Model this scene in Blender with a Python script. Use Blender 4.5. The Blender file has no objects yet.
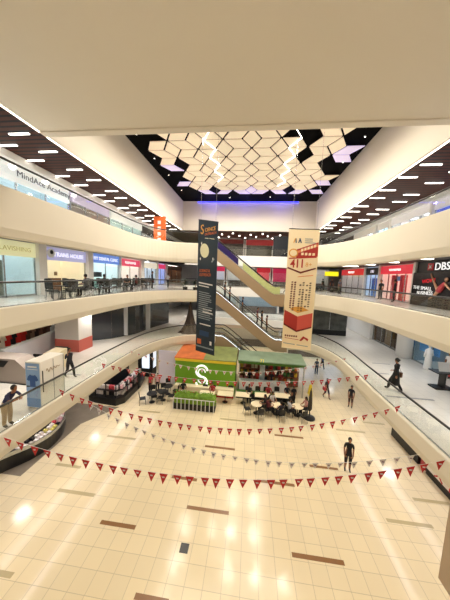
import bpy, bmesh, math, random
from mathutils import Vector, Matrix
random.seed(7)
PI = math.pi
SC = bpy.context.scene
COL = SC.collection

# ------------------------------------------------------------------ colour and materials
def lin(h):
    if isinstance(h, tuple): return h
    h = h.lstrip('#'); c = [int(h[i:i+2], 16) / 255 for i in (0, 2, 4)]
    return tuple(v / 12.92 if v <= .04045 else ((v + .055) / 1.055) ** 2.4 for v in c)
MATS = {}
def mat(name, col, rough=.5, metal=0, emit=0, ecol=None, noise=0, nscale=4, bump=0, spec=.5, coat=0):
    if name in MATS: return MATS[name]
    m = bpy.data.materials.new(name); m.use_nodes = True; nt = m.node_tree
    p = nt.nodes['Principled BSDF']; c = lin(col)
    p.inputs['Base Color'].default_value = (*c, 1)
    p.inputs['Roughness'].default_value = rough; p.inputs['Metallic'].default_value = metal
    p.inputs['Specular IOR Level'].default_value = spec
    p.inputs['Coat Weight'].default_value = coat
    if emit:
        p.inputs['Emission Color'].default_value = (*lin(ecol or col), 1); p.inputs['Emission Strength'].default_value = emit
    if noise or bump:
        tc = nt.nodes.new('ShaderNodeTexCoord'); n = nt.nodes.new('ShaderNodeTexNoise')
        n.inputs['Scale'].default_value = nscale; n.inputs['Detail'].default_value = 5
        nt.links.new(tc.outputs['Object'], n.inputs['Vector'])
        if noise:
            r = nt.nodes.new('ShaderNodeMapRange'); r.inputs['To Min'].default_value = 1 - noise; r.inputs['To Max'].default_value = 1 + noise * .5
            nt.links.new(n.outputs['Fac'], r.inputs['Value'])
            mx = nt.nodes.new('ShaderNodeVectorMath'); mx.operation = 'SCALE'; mx.inputs[0].default_value = c
            nt.links.new(r.outputs['Result'], mx.inputs['Scale']); nt.links.new(mx.outputs['Vector'], p.inputs['Base Color'])
        if bump:
            b = nt.nodes.new('ShaderNodeBump'); b.inputs['Strength'].default_value = bump; b.inputs['Distance'].default_value = .02
            nt.links.new(n.outputs['Fac'], b.inputs['Height']); nt.links.new(b.outputs['Normal'], p.inputs['Normal'])
    MATS[name] = m; return m

def glass(name, tint=(.92, .97, .95), refl=.07, rough=.02):
    if name in MATS: return MATS[name]
    m = bpy.data.materials.new(name); m.use_nodes = True; nt = m.node_tree; nt.nodes.clear()
    o = nt.nodes.new('ShaderNodeOutputMaterial'); t = nt.nodes.new('ShaderNodeBsdfTransparent'); g = nt.nodes.new('ShaderNodeBsdfGlossy')
    x = nt.nodes.new('ShaderNodeMixShader'); t.inputs[0].default_value = (*tint, 1)
    g.inputs['Roughness'].default_value = rough; x.inputs[0].default_value = refl
    nt.links.new(t.outputs[0], x.inputs[1]); nt.links.new(g.outputs[0], x.inputs[2]); nt.links.new(x.outputs[0], o.inputs[0])
    MATS[name] = m; return m

def tile_mat(name, col, size=.61, off=(0, 0), rough=.12, grout=.5, var=.05, gw=.018):
    """square polished tiles in world x/y with thin grout and slight tile-to-tile variation"""
    m = bpy.data.materials.new(name); m.use_nodes = True; nt = m.node_tree; L = nt.links
    p = nt.nodes['Principled BSDF']; g = nt.nodes.new('ShaderNodeNewGeometry')
    mp = nt.nodes.new('ShaderNodeMapping'); mp.inputs['Scale'].default_value = (1 / size,) * 3
    mp.inputs['Location'].default_value = (-off[0] / size, -off[1] / size, 0)
    L.new(g.outputs['Position'], mp.inputs['Vector'])
    s = nt.nodes.new('ShaderNodeSeparateXYZ'); L.new(mp.outputs[0], s.inputs[0])
    masks = []; cells = []
    for ax in 'XY':
        f = nt.nodes.new('ShaderNodeMath'); f.operation = 'FRACT'; L.new(s.outputs[ax], f.inputs[0])
        h = nt.nodes.new('ShaderNodeMath'); h.operation = 'SUBTRACT'; L.new(f.outputs[0], h.inputs[0]); h.inputs[1].default_value = .5
        a = nt.nodes.new('ShaderNodeMath'); a.operation = 'ABSOLUTE'; L.new(h.outputs[0], a.inputs[0])
        c = nt.nodes.new('ShaderNodeMath'); c.operation = 'GREATER_THAN'; L.new(a.outputs[0], c.inputs[0]); c.inputs[1].default_value = .5 - gw
        masks.append(c); fl = nt.nodes.new('ShaderNodeMath'); fl.operation = 'FLOOR'; L.new(s.outputs[ax], fl.inputs[0]); cells.append(fl)
    mx = nt.nodes.new('ShaderNodeMath'); mx.operation = 'MAXIMUM'; L.new(masks[0].outputs[0], mx.inputs[0]); L.new(masks[1].outputs[0], mx.inputs[1])
    cb = nt.nodes.new('ShaderNodeCombineXYZ'); L.new(cells[0].outputs[0], cb.inputs[0]); L.new(cells[1].outputs[0], cb.inputs[1])
    wn = nt.nodes.new('ShaderNodeTexWhiteNoise'); L.new(cb.outputs[0], wn.inputs['Vector'])
    r = nt.nodes.new('ShaderNodeMapRange'); r.inputs['To Min'].default_value = 1 - var; r.inputs['To Max'].default_value = 1.0
    L.new(wn.outputs['Value'], r.inputs['Value'])
    sc = nt.nodes.new('ShaderNodeVectorMath'); sc.operation = 'SCALE'; sc.inputs[0].default_value = lin(col); L.new(r.outputs[0], sc.inputs['Scale'])
    mix = nt.nodes.new('ShaderNodeMix'); mix.data_type = 'RGBA'; L.new(mx.outputs[0], mix.inputs['Factor'])
    L.new(sc.outputs[0], mix.inputs[6]); gc = tuple(v * grout for v in lin(col)); mix.inputs[7].default_value = (*gc, 1)
    L.new(mix.outputs[2], p.inputs['Base Color'])
    n = nt.nodes.new('ShaderNodeTexNoise'); n.inputs['Scale'].default_value = 2.2; L.new(g.outputs['Position'], n.inputs['Vector'])
    rr = nt.nodes.new('ShaderNodeMapRange'); rr.inputs['To Min'].default_value = rough * .5; rr.inputs['To Max'].default_value = rough * 1.6
    L.new(n.outputs['Fac'], rr.inputs['Value']); L.new(rr.outputs[0], p.inputs['Roughness'])
    MATS[name] = m; return m

def slat_mat(name, col, gap, pitch=.32, rough=.5):
    m = bpy.data.materials.new(name); m.use_nodes = True; nt = m.node_tree; L = nt.links
    p = nt.nodes['Principled BSDF']; g = nt.nodes.new('ShaderNodeNewGeometry'); s = nt.nodes.new('ShaderNodeSeparateXYZ')
    L.new(g.outputs['Position'], s.inputs[0]); d = nt.nodes.new('ShaderNodeMath'); d.operation = 'DIVIDE'; L.new(s.outputs['Y'], d.inputs[0]); d.inputs[1].default_value = pitch
    f = nt.nodes.new('ShaderNodeMath'); f.operation = 'FRACT'; L.new(d.outputs[0], f.inputs[0])
    c = nt.nodes.new('ShaderNodeMath'); c.operation = 'GREATER_THAN'; L.new(f.outputs[0], c.inputs[0]); c.inputs[1].default_value = .62
    mix = nt.nodes.new('ShaderNodeMix'); mix.data_type = 'RGBA'; L.new(c.outputs[0], mix.inputs['Factor'])
    mix.inputs[6].default_value = (*lin(col), 1); mix.inputs[7].default_value = (*lin(gap), 1); L.new(mix.outputs[2], p.inputs['Base Color'])
    p.inputs['Roughness'].default_value = rough; p.inputs['Specular IOR Level'].default_value = .15
    MATS[name] = m; return m

M = dict(
    floor=tile_mat('polished_tile', '#eadab6', .61, (-2.28, 8.65), .15, .68, .06, .014),
    gallery=tile_mat('gallery_tile', '#e2ddd4', .6, (0, 0), .16, .86, .03),
    inlay=mat('brown_inlay', '#8c6238', .3, noise=.15), inlay2=mat('olive_inlay', '#b5a57c', .3, noise=.1), blacktile=mat('black_tile', '#1d1b18', .3),
    paint=mat('cream_paint', '#dcd4c2', .55, noise=.03, nscale=.6), paint2=mat('beam_paint', '#dfd7c8', .6, noise=.02, nscale=.5),
    white=mat('white_paint', '#ecebe8', .5), pier=mat('pillar_paint', '#e4dfd8', .45), tan=mat('tan_panel', '#b39b80', .4, noise=.06),
    slat=slat_mat('dark_wood_slats', '#47200f', '#120704'), dark_ceiling=slat_mat('dark_gallery_ceiling', '#4a403b', '#221b18', .9),
    black=mat('black_ceiling', '#030305', .9, spec=.1), blackm=mat('black_metal', '#141414', .35), blackp=mat('black_plastic', '#191919', .5),
    steel=mat('brushed_steel', '#b9bcbe', .25, .9), rail=mat('dark_handrail', '#1b1715', .3), chrome=mat('chrome', '#d9dcdf', .12, 1),
    red=mat('red_plastic', '#c9252f', .4), redcloth=mat('flag_red', '#c22b2c', .75), paleflag=mat('flag_white', '#ded8d4', .75),
    mauve=mat('flag_mark', '#8a6f83', .7), wood=mat('wood', '#8c5a3c', .4, noise=.2), green=mat('lime_green', '#6fa51e', .45, noise=.06),
    dkgreen=mat('leaf_green', '#3e6a1f', .7, noise=.4, nscale=14, bump=.5), orange=mat('orange_panel', '#e8682a', .45), yellow=mat('yellow', '#e9cf30', .5),
    glass=glass('clear_glass', (.975, .992, .985), .06), shopglass=glass('shop_glass', (.93, .97, .98), .06), darkglass=mat('dark_glass', '#2b3038', .08, 0, spec=.8),
    navy=mat('navy', '#0e2433', .4), grey=mat('grey', '#8d8d8d', .5), ltgrey=mat('light_grey', '#c6c6c8', .5), cream=mat('cream', '#efe1bf', .55),
    skin=mat('skin', '#9c6a4c', .6), skin2=mat('skin_light', '#c49272', .6), hair=mat('hair', '#14100e', .6), shoe=mat('shoe', '#1a1716', .5),
    truss=mat('escalator_cladding', '#a38c70', .4, .1, noise=.04), step=mat('escalator_step', '#5b5f64', .35, .7),
    led=mat('white_led', '#ffffff', .5, emit=6, ecol='#fff6ea'), cove=mat('cove_led', '#ffffff', .5, emit=6, ecol='#fff3df'),
    pool=mat('strip_led', '#ffffff', .5, emit=10, ecol='#f6f3ff'),
    hexl=mat('hex_led', '#ffffff', .5, emit=8, ecol='#fff7ea'), bluel=mat('blue_led', '#2a35ff', .5, emit=3, ecol='#3a3cff'),
    hexp=mat('backlit_panel', '#efe2cc', .5, emit=.2, ecol='#ffe9c9'), hexv=mat('violet_lit_panel', '#e6def2', .5, emit=.35, ecol='#cbbcff'),
    lamp=mat('shop_lamp', '#ffffff', .5, emit=5, ecol='#fff4e2'), lampc=mat('shop_lamp_cool', '#ffffff', .5, emit=5, ecol='#e8f2ff'),
)

# ------------------------------------------------------------------ mesh builder
def wloc(o):
    v = Vector((0, 0, 0))
    while o: v += o.location; o = o.parent
    return v
class MB:
    def __init__(s): s.v = []; s.f = []; s.mi = []; s.cur = 0
    def add(s, vs, fs):
        b = len(s.v); s.v += [Vector(v) for v in vs]; s.f += [tuple(i + b for i in f) for f in fs]; s.mi += [s.cur] * len(fs); return s
    def box(s, x0, x1, y0, y1, z0, z1):
        return s.add([(x0, y0, z0), (x1, y0, z0), (x1, y1, z0), (x0, y1, z0), (x0, y0, z1), (x1, y0, z1), (x1, y1, z1), (x0, y1, z1)],
                     [(0, 3, 2, 1), (4, 5, 6, 7), (0, 1, 5, 4), (1, 2, 6, 5), (2, 3, 7, 6), (3, 0, 4, 7)])
    def prism(s, poly, z0, z1):
        n = len(poly)
        return s.add([(x, y, z0) for x, y in poly] + [(x, y, z1) for x, y in poly],
                     [tuple(range(n))[::-1], tuple(range(n, 2 * n))] + [(i, (i + 1) % n, n + (i + 1) % n, n + i) for i in range(n)])
    def xz(s, poly, y0, y1):
        n = len(poly)
        return s.add([(x, y0, z) for x, z in poly] + [(x, y1, z) for x, z in poly],
                     [tuple(range(n)), tuple(range(n, 2 * n))[::-1]] + [(i, n + i, n + (i + 1) % n, (i + 1) % n) for i in range(n)])
    def yz(s, poly, x0, x1):
        n = len(poly)
        return s.add([(x0, y, z) for y, z in poly] + [(x1, y, z) for y, z in poly],
                     [tuple(range(n)), tuple(range(n, 2 * n))[::-1]] + [(i, n + i, n + (i + 1) % n, (i + 1) % n) for i in range(n)])
    def tube(s, pts, r, n=8):
        pts = [Vector(p) for p in pts]; R = r if isinstance(r, (list, tuple)) else [r] * len(pts); vs = []; fs = []
        for i, p in enumerate(pts):
            d = (pts[min(i + 1, len(pts) - 1)] - pts[max(i - 1, 0)]).normalized()
            u = d.cross(Vector((0, 0, 1)));  u = u.normalized() if u.length > .05 else Vector((1, 0, 0)); w = u.cross(d)
            for k in range(n):
                a = 2 * PI * k / n; vs.append(p + (u * math.cos(a) + w * math.sin(a)) * R[i])
        for i in range(len(pts) - 1):
            for k in range(n): fs.append((i * n + k, i * n + (k + 1) % n, (i + 1) * n + (k + 1) % n, (i + 1) * n + k))
        fs += [tuple(range(n))[::-1], tuple(range((len(pts) - 1) * n, len(pts) * n))]
        return s.add(vs, fs)
    def lathe(s, prof, c=(0, 0, 0), n=20, sx=1, sy=1):
        vs = []; fs = []; m = len(prof)
        for k in range(n):
            a = 2 * PI * k / n
            for r, z in prof: vs.append((c[0] + r * math.cos(a) * sx, c[1] + r * math.sin(a) * sy, c[2] + z))
        for k in range(n):
            for j in range(m - 1): fs.append((k * m + j, ((k + 1) % n) * m + j, ((k + 1) % n) * m + j + 1, k * m + j + 1))
        fs += [tuple(k * m for k in range(n))[::-1], tuple(k * m + m - 1 for k in range(n))]
        return s.add(vs, fs)
    def ball(s, c, rx, ry, rz, n=14, m=10):
        prof = [(max(.002, math.sin(PI * j / m)), -math.cos(PI * j / m) * rz) for j in range(m + 1)]
        return s.lathe(prof, c, n, rx, ry)
    def sheet(s, a, b, thick):
        """strip between two point rows, given thickness along its face normal"""
        n = len(a); vs = []; fs = []
        for i in range(n):
            t = Vector(a[min(i + 1, n - 1)]) - Vector(a[max(i - 1, 0)]); w = Vector(b[i]) - Vector(a[i]); nn = t.cross(w).normalized() * thick
            vs += [Vector(a[i]), Vector(b[i]), Vector(b[i]) + nn, Vector(a[i]) + nn]
        for i in range(n - 1):
            for k in range(4): fs.append((i * 4 + k, i * 4 + (k + 1) % 4, (i + 1) * 4 + (k + 1) % 4, (i + 1) * 4 + k))
        fs += [(0, 3, 2, 1), tuple((n - 1) * 4 + k for k in range(4))]
        return s.add(vs, fs)
    def build(s, name, m, parent=None, label=None, smooth=False, local=False, bevel=0):
        me = bpy.data.meshes.new(name); o = bpy.data.objects.new(name, me)
        off = wloc(parent) if (parent and not local) else Vector((0, 0, 0))
        me.from_pydata([v - off for v in s.v], [], s.f); me.update()
        bm = bmesh.new(); bm.from_mesh(me); bmesh.ops.recalc_face_normals(bm, faces=bm.faces); bm.to_mesh(me); bm.free()
        for mm in (m if isinstance(m, (list, tuple)) else [m]): me.materials.append(mm)
        for i, p in enumerate(me.polygons):
            p.material_index = s.mi[i]
            if smooth: p.use_smooth = True
        COL.objects.link(o)
        if parent: o.parent = parent
        if label: o['label'] = label
        if bevel:
            b = o.modifiers.new('bevel', 'BEVEL'); b.width = bevel; b.segments = 2; b.limit_method = 'ANGLE'
        return o
def tag(o, label, cat, group=None, kind=None):
    o['label'] = label; o['category'] = cat
    if group: o['group'] = group
    if kind: o['kind'] = kind
    return o
def thing(name, label, cat, loc, group=None, rz=0):
    o = bpy.data.objects.new(name, None); o.empty_display_size = .2; COL.objects.link(o); o.location = loc; o.rotation_euler.z = rz
    return tag(o, label, cat, group)
def struct(mb, name, m, smooth=False):
    o = mb.build(name, m, smooth=smooth); o['kind'] = 'structure'; return o
def kids(o): return [c for c in COL.objects if c.parent is o]
def copy_tree(o, parent=None, loc=None, rz=None, label=None):
    c = o.copy(); COL.objects.link(c); c.parent = parent
    if loc is not None: c.location = loc
    if rz is not None: c.rotation_euler.z = rz
    if label: c['label'] = label
    for ch in kids(o): copy_tree(ch, c)
    return c
FONT_BOLD = None
def text(body, loc, xdir, size, m, parent, name='lettering', align='LEFT', ext=.008, up=(0, 0, 1), bold=.0, sx=1):
    cu = bpy.data.curves.new(name, 'FONT'); cu.body = body; cu.size = size; cu.extrude = ext; cu.align_x = align; cu.offset = bold; cu.resolution_u = 3
    tmp = bpy.data.objects.new(name + '_curve', cu); me = bpy.data.meshes.new_from_object(tmp); bpy.data.objects.remove(tmp); bpy.data.curves.remove(cu)
    me.materials.clear(); me.materials.append(m); o = bpy.data.objects.new(name, me); COL.objects.link(o)
    x = Vector(xdir).normalized(); u = Vector(up).normalized(); z = x.cross(u).normalized(); y = z.cross(x)
    mt = Matrix((x * sx, y, z)).transposed().to_4x4(); p = Vector(loc) - (wloc(parent) if parent else Vector())
    mt.translation = p; o.parent = parent; o.matrix_local = mt
    return o

# ------------------------------------------------------------------ camera (14 mm-equivalent wide lens, held upright)
H = 10.2
cam = bpy.data.cameras.new('camera'); co = bpy.data.objects.new('camera', cam); COL.objects.link(co); SC.camera = co
cam.sensor_fit = 'VERTICAL'; cam.sensor_height = 36; cam.lens = 225 / 600 * 36; cam.clip_start = .05; cam.clip_end = 300
PSI, TH, RO = math.radians(6.088), math.radians(6.066), .037
fw = Vector((-math.sin(PSI) * math.cos(TH), math.cos(PSI) * math.cos(TH), -math.sin(TH)))
rt = fw.cross(Vector((0, 0, 1))).normalized(); upv = rt.cross(fw)
r2 = rt * math.cos(RO) + upv * math.sin(RO); u2 = -rt * math.sin(RO) + upv * math.cos(RO)
mw = Matrix((r2, u2, -fw)).transposed().to_4x4(); mw.translation = (0, 0, H); co.matrix_world = mw
def G(px, py, z=0.0):
    """point of the level z that a photo pixel looks at"""
    d = fw + r2 * (px - 225) / 225 + u2 * (300 - py) / 225
    return Vector((0, 0, H)) + d * ((z - H) / d.z)

# ------------------------------------------------------------------ levels and outlines
Z1, Z2, Z3, Z4, ZC, ZT = 0., 4.2, 8.55, 12.9, 16.4, 20.2
XL, XR = -13.5, 13.0          # shop front planes
YF = 31.3                      # far edge of the void
def crom(P, k=5):
    out = []
    for i in range(len(P) - 1):
        p0 = P[max(i - 1, 0)]; p1 = P[i]; p2 = P[i + 1]; p3 = P[min(i + 2, len(P) - 1)]
        for j in range(k):
            t = j / k
            out.append(tuple(.5 * ((2 * p1[a]) + (-p0[a] + p2[a]) * t + (2 * p0[a] - 5 * p1[a] + 4 * p2[a] - p3[a]) * t * t + (-p0[a] + 3 * p1[a] - 3 * p2[a] + p3[a]) * t ** 3) for a in (0, 1)))
    return out + [P[-1]]
LX4 = crom([(-9.0, 3), (-9.0, 8), (-9.0, 14), (-8.95, 17), (-8.4, 19), (-7.2, 20.3), (-5.6, 20.9), (-4.3, 21.1)])
LX3 = crom([(-9.2, 3), (-9.2, 8), (-9.2, 14), (-8.9, 17), (-8.0, 19), (-6.8, 20.4), (-5.2, 21.2), (-4.2, 21.2)])
LX2 = crom([(-8.45, 3), (-8.45, 8), (-8.45, 13), (-8.3, 16.2), (-7.6, 18.6), (-6.5, 20.2), (-5, 21.1), (-3.2, 21.2)])
RX4 = crom([(7.65, 3), (7.65, 8), (7.65, 13.5), (7.5, 16.5), (6.9, 18.8), (5.8, 20.6), (4.6, 21.2), (3.6, 21.2)])
RX3 = crom([(7.9, 3), (7.9, 8), (7.9, 14), (7.75, 16.5), (7.2, 18.8), (6.2, 20.5), (4.8, 21.2), (3.4, 21.2)])
RX2 = crom([(6.9, 3), (6.9, 8), (6.95, 13), (7.05, 15.6), (6.9, 18), (6.1, 20.2), (4.9, 21.2), (3.9, 21.2)])
EY0, EY1 = 21.3, 22.9          # escalator lane
def gallery(edge, side, zf, thick, zfb, zft, name, xo):
    """one side gallery: slab following the curved edge, plus the deep rounded fascia in front of it"""
    e = edge[-1]
    poly = list(edge) + [(e[0], EY1 + .3), (e[0] + side * 1.2, 24.6), (edge[0][0], 26.5), (edge[0][0], YF), (xo, YF), (xo, 3)]
    mb = MB(); mb.prism(poly, zf - thick, zf); struct(mb, 'floor_' + name, M['gallery'])
    rows = [(zft, .0), (zft, .12), (zft - .03, .15), (zfb + .35, .17), (zfb + .06, .10), (zfb, 0.0), (zfb, -.12), (zfb + .3, -.14), (zft - .02, -.1)]
    path = list(edge) + [(e[0], EY0 - .02)]
    ring = []
    for i, (x, y) in enumerate(path):
        a = Vector(path[min(i + 1, len(path) - 1)]) - Vector(path[max(i - 1, 0)]); n = Vector((a.y, -a.x)).normalized()
        if side > 0: n = -n
        ring.append([(x + n.x * (o - .02), y + n.y * (o - .02), z) for z, o in rows])
    m = len(rows); vs = [p for r in ring for p in r]; fs = []
    for i in range(len(ring) - 1):
        for k in range(m): fs.append((i * m + k, i * m + (k + 1) % m, (i + 1) * m + (k + 1) % m, (i + 1) * m + k))
    fs += [tuple(range(m)), tuple((len(ring) - 1) * m + k for k in range(m))]
    mb = MB(); mb.add(vs, fs); struct(mb, 'trim_' + name, M['paint'])
gallery(LX4, -1, Z4, 1.0, 11.3, 13.12, 'upper_left', -17); gallery(LX3, -1, Z3, .8, 7.6, 8.72, 'middle_left', -17); gallery(LX2, -1, Z2, .55, 3.5, 4.42, 'lower_left', -19)
gallery(RX4, 1, Z4, 1.0, 11.3, 13.12, 'upper_right', 17); gallery(RX3, 1, Z3, .8, 7.5, 8.88, 'middle_right', 17); gallery(RX2, 1, Z2, .55, 3.5, 4.42, 'lower_right', 17)

# far galleries across the end of the void
for n, z, zb in (('upper_far', Z4, 11.6), ('middle_far', Z3, 7.5), ('lower_far', Z2, 3.4)):
    mb = MB(); mb.box(-17, 17, YF, 44, z - .6, z); struct(mb, 'floor_' + n, M['gallery'])
    mb = MB(); mb.box(-9.2, 8.2, YF - .2, YF, zb, z + .15); struct(mb, 'trim_' + n, M['white'])
    mb = MB(); mb.box(-17, 17, YF + .1, 44, z - .75 + .05, z - .62); struct(mb, 'ceiling_' + n, M['dark_ceiling'])

# ground floor with inlaid strips
mb = MB(); mb.box(-20, 19, -6, 45, -.3, 0)
for cx, cy, w, k in [(-7.5, 8.63, 1.83, 2), (-4.85, 7.64, 1.5, 1), (-1.35, 8.72, 1.86, 1), (7.27, 9.4, 1.83, 2), (2.97, 7.59, 1.86, 1), (9.0, 10.6, 1.6, 2),
                     (-1.3, 12.36, 1.8, 1), (-9, 9.9, 1.4, 2), (-8.3, 5.72, 1.8, 2), (-7.45, 12.25, 1.86, 2), (-6.93, 15.07, 1.6, 2), (-.72, 15.1, 1.83, 2),
                     (3.0, 14.01, 1.83, 1), (1.78, 10.49, 1.83, 1), (4.5, 11.83, 1.5, 1), (7.32, 15.23, 1.9, 2), (9.4, 16.4, 1.5, 2), (-2.8, 10.07, 1.3, 1), (-2.6, 5.8, 1.1, 1)]:
    mb.cur = k; mb.box(cx - w / 2, cx + w / 2, cy - .08, cy + .08, -.01, .002)
mb.cur = 3; mb.box(-2.12, -1.8, 7.08, 7.4, -.01, .002)
mb.cur = 4; mb.prism([(-15, 9), (-10.8, 9), (-10.8, 13), (-9.4, 15.2), (-15, 15.2)], -.01, .0025)
struct(mb, 'floor', [M['floor'], M['inlay'], M['inlay2'], M['blacktile'], mat('dark_stone', '#8c8172', .25, noise=.25, nscale=2)])

# ceilings: side slat ceilings, plain soffit near the viewer, raised black coffer over the void
OX0, OX1, OY0 = -9.6, 8.1, 10.16
mb = MB(); mb.box(-17, OX0 - .12, -6, 44, ZC, ZC + .1); struct(mb, 'ceiling_left', M['slat'])
mb = MB(); mb.box(OX1 + .12, 17, -6, 44, ZC, ZC + .1); struct(mb, 'ceiling_right', M['slat'])
mb = MB(); mb.box(OX0 - .12, OX1 + .12, -6, OY0, ZC - .04, ZC + .6); struct(mb, 'ceiling_near', M['paint2'])
mb = MB(); mb.box(OX0 - .12, OX1 + .12, OY0 - .3, OY0 + .03, ZC - .1, ZC - .04); struct(mb, 'trim_near_soffit', M['paint2'])
mb = MB(); mb.box(OX0, OX1, OY0, OY0 + .2, ZC, ZT); struct(mb, 'wall_coffer_near', M['paint2'])
mb = MB(); mb.box(OX0 - .12, OX0, OY0, YF + .3, ZC - .04, ZT); struct(mb, 'wall_coffer_left', M['paint2'])
mb = MB(); mb.box(OX1, OX1 + .12, OY0, YF + .3, ZC - .04, ZT); struct(mb, 'wall_coffer_right', M['paint2'])
mb = MB(); mb.box(OX0, OX1, YF, YF + .3, ZC - .04, ZT); struct(mb, 'wall_coffer_far', M['paint2'])
mb = MB(); mb.box(OX0 - .2, OX1 + .2, OY0, YF + .4, ZT, ZT + .1); struct(mb, 'ceiling_coffer', M['black'])
mb = MB(); mb.box(-17, 17, YF + .3, 44, ZC, ZC + .1); struct(mb, 'ceiling_far', M['slat'])
# white strip where slat ceiling meets the shop walls
mb = MB(); mb.box(XL - .1, XL + .45, -6, 44, ZC - .35, ZC); struct(mb, 'trim_cornice_left', M['white'])
mb = MB(); mb.box(XR - .45, XR + .1, -6, 44, ZC - .35, ZC); struct(mb, 'trim_cornice_right', M['white'])
# ceilings of the galleries below the slabs
for n, x0, x1, z in (('shop_left', -17, -9.3, 11.82), ('shop_right', 7.95, 17, 11.82), ('walk_left', -17, -9.3, 7.66), ('walk_right', 7.95, 17, 7.66)):
    mb = MB(); mb.box(x0, x1, 3, 31, z, z + .06); struct(mb, 'ceiling_' + n, M['dark_ceiling'] if 'shop' in n else M['white'])

# outer walls of the hall
mb = MB(); mb.box(-19.2, -19, -6, 45, 0, ZC); struct(mb, 'wall_left', M['white'])
mb = MB(); mb.box(17, 17.2, -6, 45, 0, ZC); struct(mb, 'wall_right', M['white'])
mb = MB(); mb.box(-19, 17, -6.2, -6, 0, ZC + .6); struct(mb, 'wall_near', M['paint2'])
mb = MB(); mb.box(-19, 17, 44, 44.2, 0, ZC); struct(mb, 'wall_far', M['white'])
mb = MB(); mb.box(4.62, 8.5, 2.2, 5.0, 3.5, 8.4); struct(mb, 'wall_near_bulkhead', M['tan'])
mb = MB(); mb.box(-19, 17, -6, .2, Z3 - .5, Z3 - .02); struct(mb, 'floor_near_gallery', M['gallery'])

# ------------------------------------------------------------------ lights
def one_light(kind, name, loc, energy, col=(1, .9, .76), size=.15, spot=None, rot=None):
    d = bpy.data.lights.new(name, kind); d.energy = energy; d.color = col
    if kind == 'SPOT': d.spot_size = spot or math.radians(140); d.spot_blend = .7; d.shadow_soft_size = size
    elif kind == 'POINT': d.shadow_soft_size = size
    elif kind == 'AREA': d.shape = 'RECTANGLE'; d.size, d.size_y = size
    o = bpy.data.objects.new(name, d); COL.objects.link(o); o.location = loc
    if rot: o.rotation_euler = rot
    return o
WARM = (1, .92, .79); NEUT = (1, .96, .9); COOL = (.92, .95, 1)
# linear bars in the slat ceilings
def bar_light(loc, n, label, group, w=1.0):
    t = thing('ceiling_light', label, 'ceiling light', loc, group)
    MB().box(-w / 2, w / 2, -.05, .05, -.05, -.005).build('diffuser', M['led'], t, local=True)
    MB().box(-w / 2 - .03, w / 2 + .03, -.1, .1, -.02, .0).build('housing', M['blackm'], t, local=True)
    return t
proto = None
for side in (-1, 1):
    lab = ('short white linear light set in the brown slatted ceiling of the %s gallery' % ('left' if side < 0 else 'right'))
    grp = 'linear lights in the %s slatted ceiling' % ('left' if side < 0 else 'right')
    xa = (-10.9, -12.5) if side < 0 else (8.95, 11.0)
    pr = None
    for k in range(14):
        y = 8.0 + k * 1.75
        for j in (0, 1):
            x = xa[j] + (.0 if k % 3 else .15 * side); yy = y + (0.85 if j else 0) + (.25 if k % 2 else 0)
            p = (x, yy, ZC)
            if pr is None: pr = bar_light(p, 0, lab, grp)
            else: copy_tree(pr, loc=p)
# bright cove strips at the void edge of the slat ceilings
for nm, x0, x1, lb in (('left', OX0 - .22, OX0 - .13, 'left'), ('right', OX1 + .13, OX1 + .22, 'right')):
    tag(MB().box(x0, x1, 2, YF, ZC - .035, ZC - .001).build('light_strip', M['cove']), 'long thin white light strip along the inner edge of the %s slatted ceiling' % lb, 'light strip')
# strips in the soffit below the first gallery
for x, lb in ((-8.75, 'left'), (-10.9, 'left'), (7.9, 'right'), (10.5, 'right')):
    tag(MB().box(x - .05, x + .05, 5, 20, Z2 - .6, Z2 - .55).build('light_strip', M['pool']),
        ('white light strip under the lowest %s gallery, %s' % (lb, 'nearest its edge' if abs(x) < 9 else 'nearest the shops')), 'light strip')
# bars in the dark ceilings over the shop galleries
for side in (-1, 1):
    for k in range(7):
        y = 6 + k * 3.4
        x = -11.6 if side < 0 else 10.8
        o = MB().box(x - .9, x + .9, y - .14, y + .14, 11.76, 11.819).build('ceiling_light', M['cove'])
        tag(o, 'flat white light in the dark ceiling before the %s shop row' % ('left' if side < 0 else 'right'), 'ceiling light', 'lights before the %s shop row' % ('left' if side < 0 else 'right'))
# spots added to carry the room's light, set below coffer, soffits and galleries
for x in (-6.3, -3.5, -.8, 1.9, 4.7):
    for y in (13, 16.5, 20, 23.5, 27.5):
        one_light('SPOT', 'coffer_fill', (x, y, ZT - .5), 500, WARM, .3, math.radians(165))
for side in (-1, 1):
    for y in (4, 10, 16, 22, 28):
        one_light('SPOT', 'upper_fill', ((-11.6 if side < 0 else 10.4), y, ZC - .1), 330, NEUT, .35, math.radians(150))
        one_light('SPOT', 'shop_row_fill', ((-11.4 if side < 0 else 10.4), y, 11.7), 330, NEUT, .35, math.radians(150))
        one_light('SPOT', 'lower_row_fill', ((-11.8 if side < 0 else 10.4), y, 7.55), 330 if side < 0 else 210, COOL if side > 0 else NEUT, .35, math.radians(150))
        one_light('SPOT', 'ground_row_fill', ((-12 if side < 0 else 10.6), y, 3.5), 120, COOL if side > 0 else NEUT, .35, math.radians(150))
for x in (-6, 0, 5):
    for z in (ZC - .1, 11.4, 7.2, 3.2):
        one_light('SPOT', 'far_fill', (x, 35.5, z), 480, NEUT, .35, math.radians(150))  # added spots that brighten the dim far galleries
for x in (-6, 0, 5): one_light('SPOT', 'near_gallery_fill', (x, -3.0, ZC - .2), 900, WARM, .3, math.radians(160))  # added behind the viewer; floor bounce lifts the near soffit

w = bpy.data.worlds.new('world'); SC.world = w; w.use_nodes = True
w.node_tree.nodes['Background'].inputs[0].default_value = (1, .93, .82, 1); w.node_tree.nodes['Background'].inputs[1].default_value = .3

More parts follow.
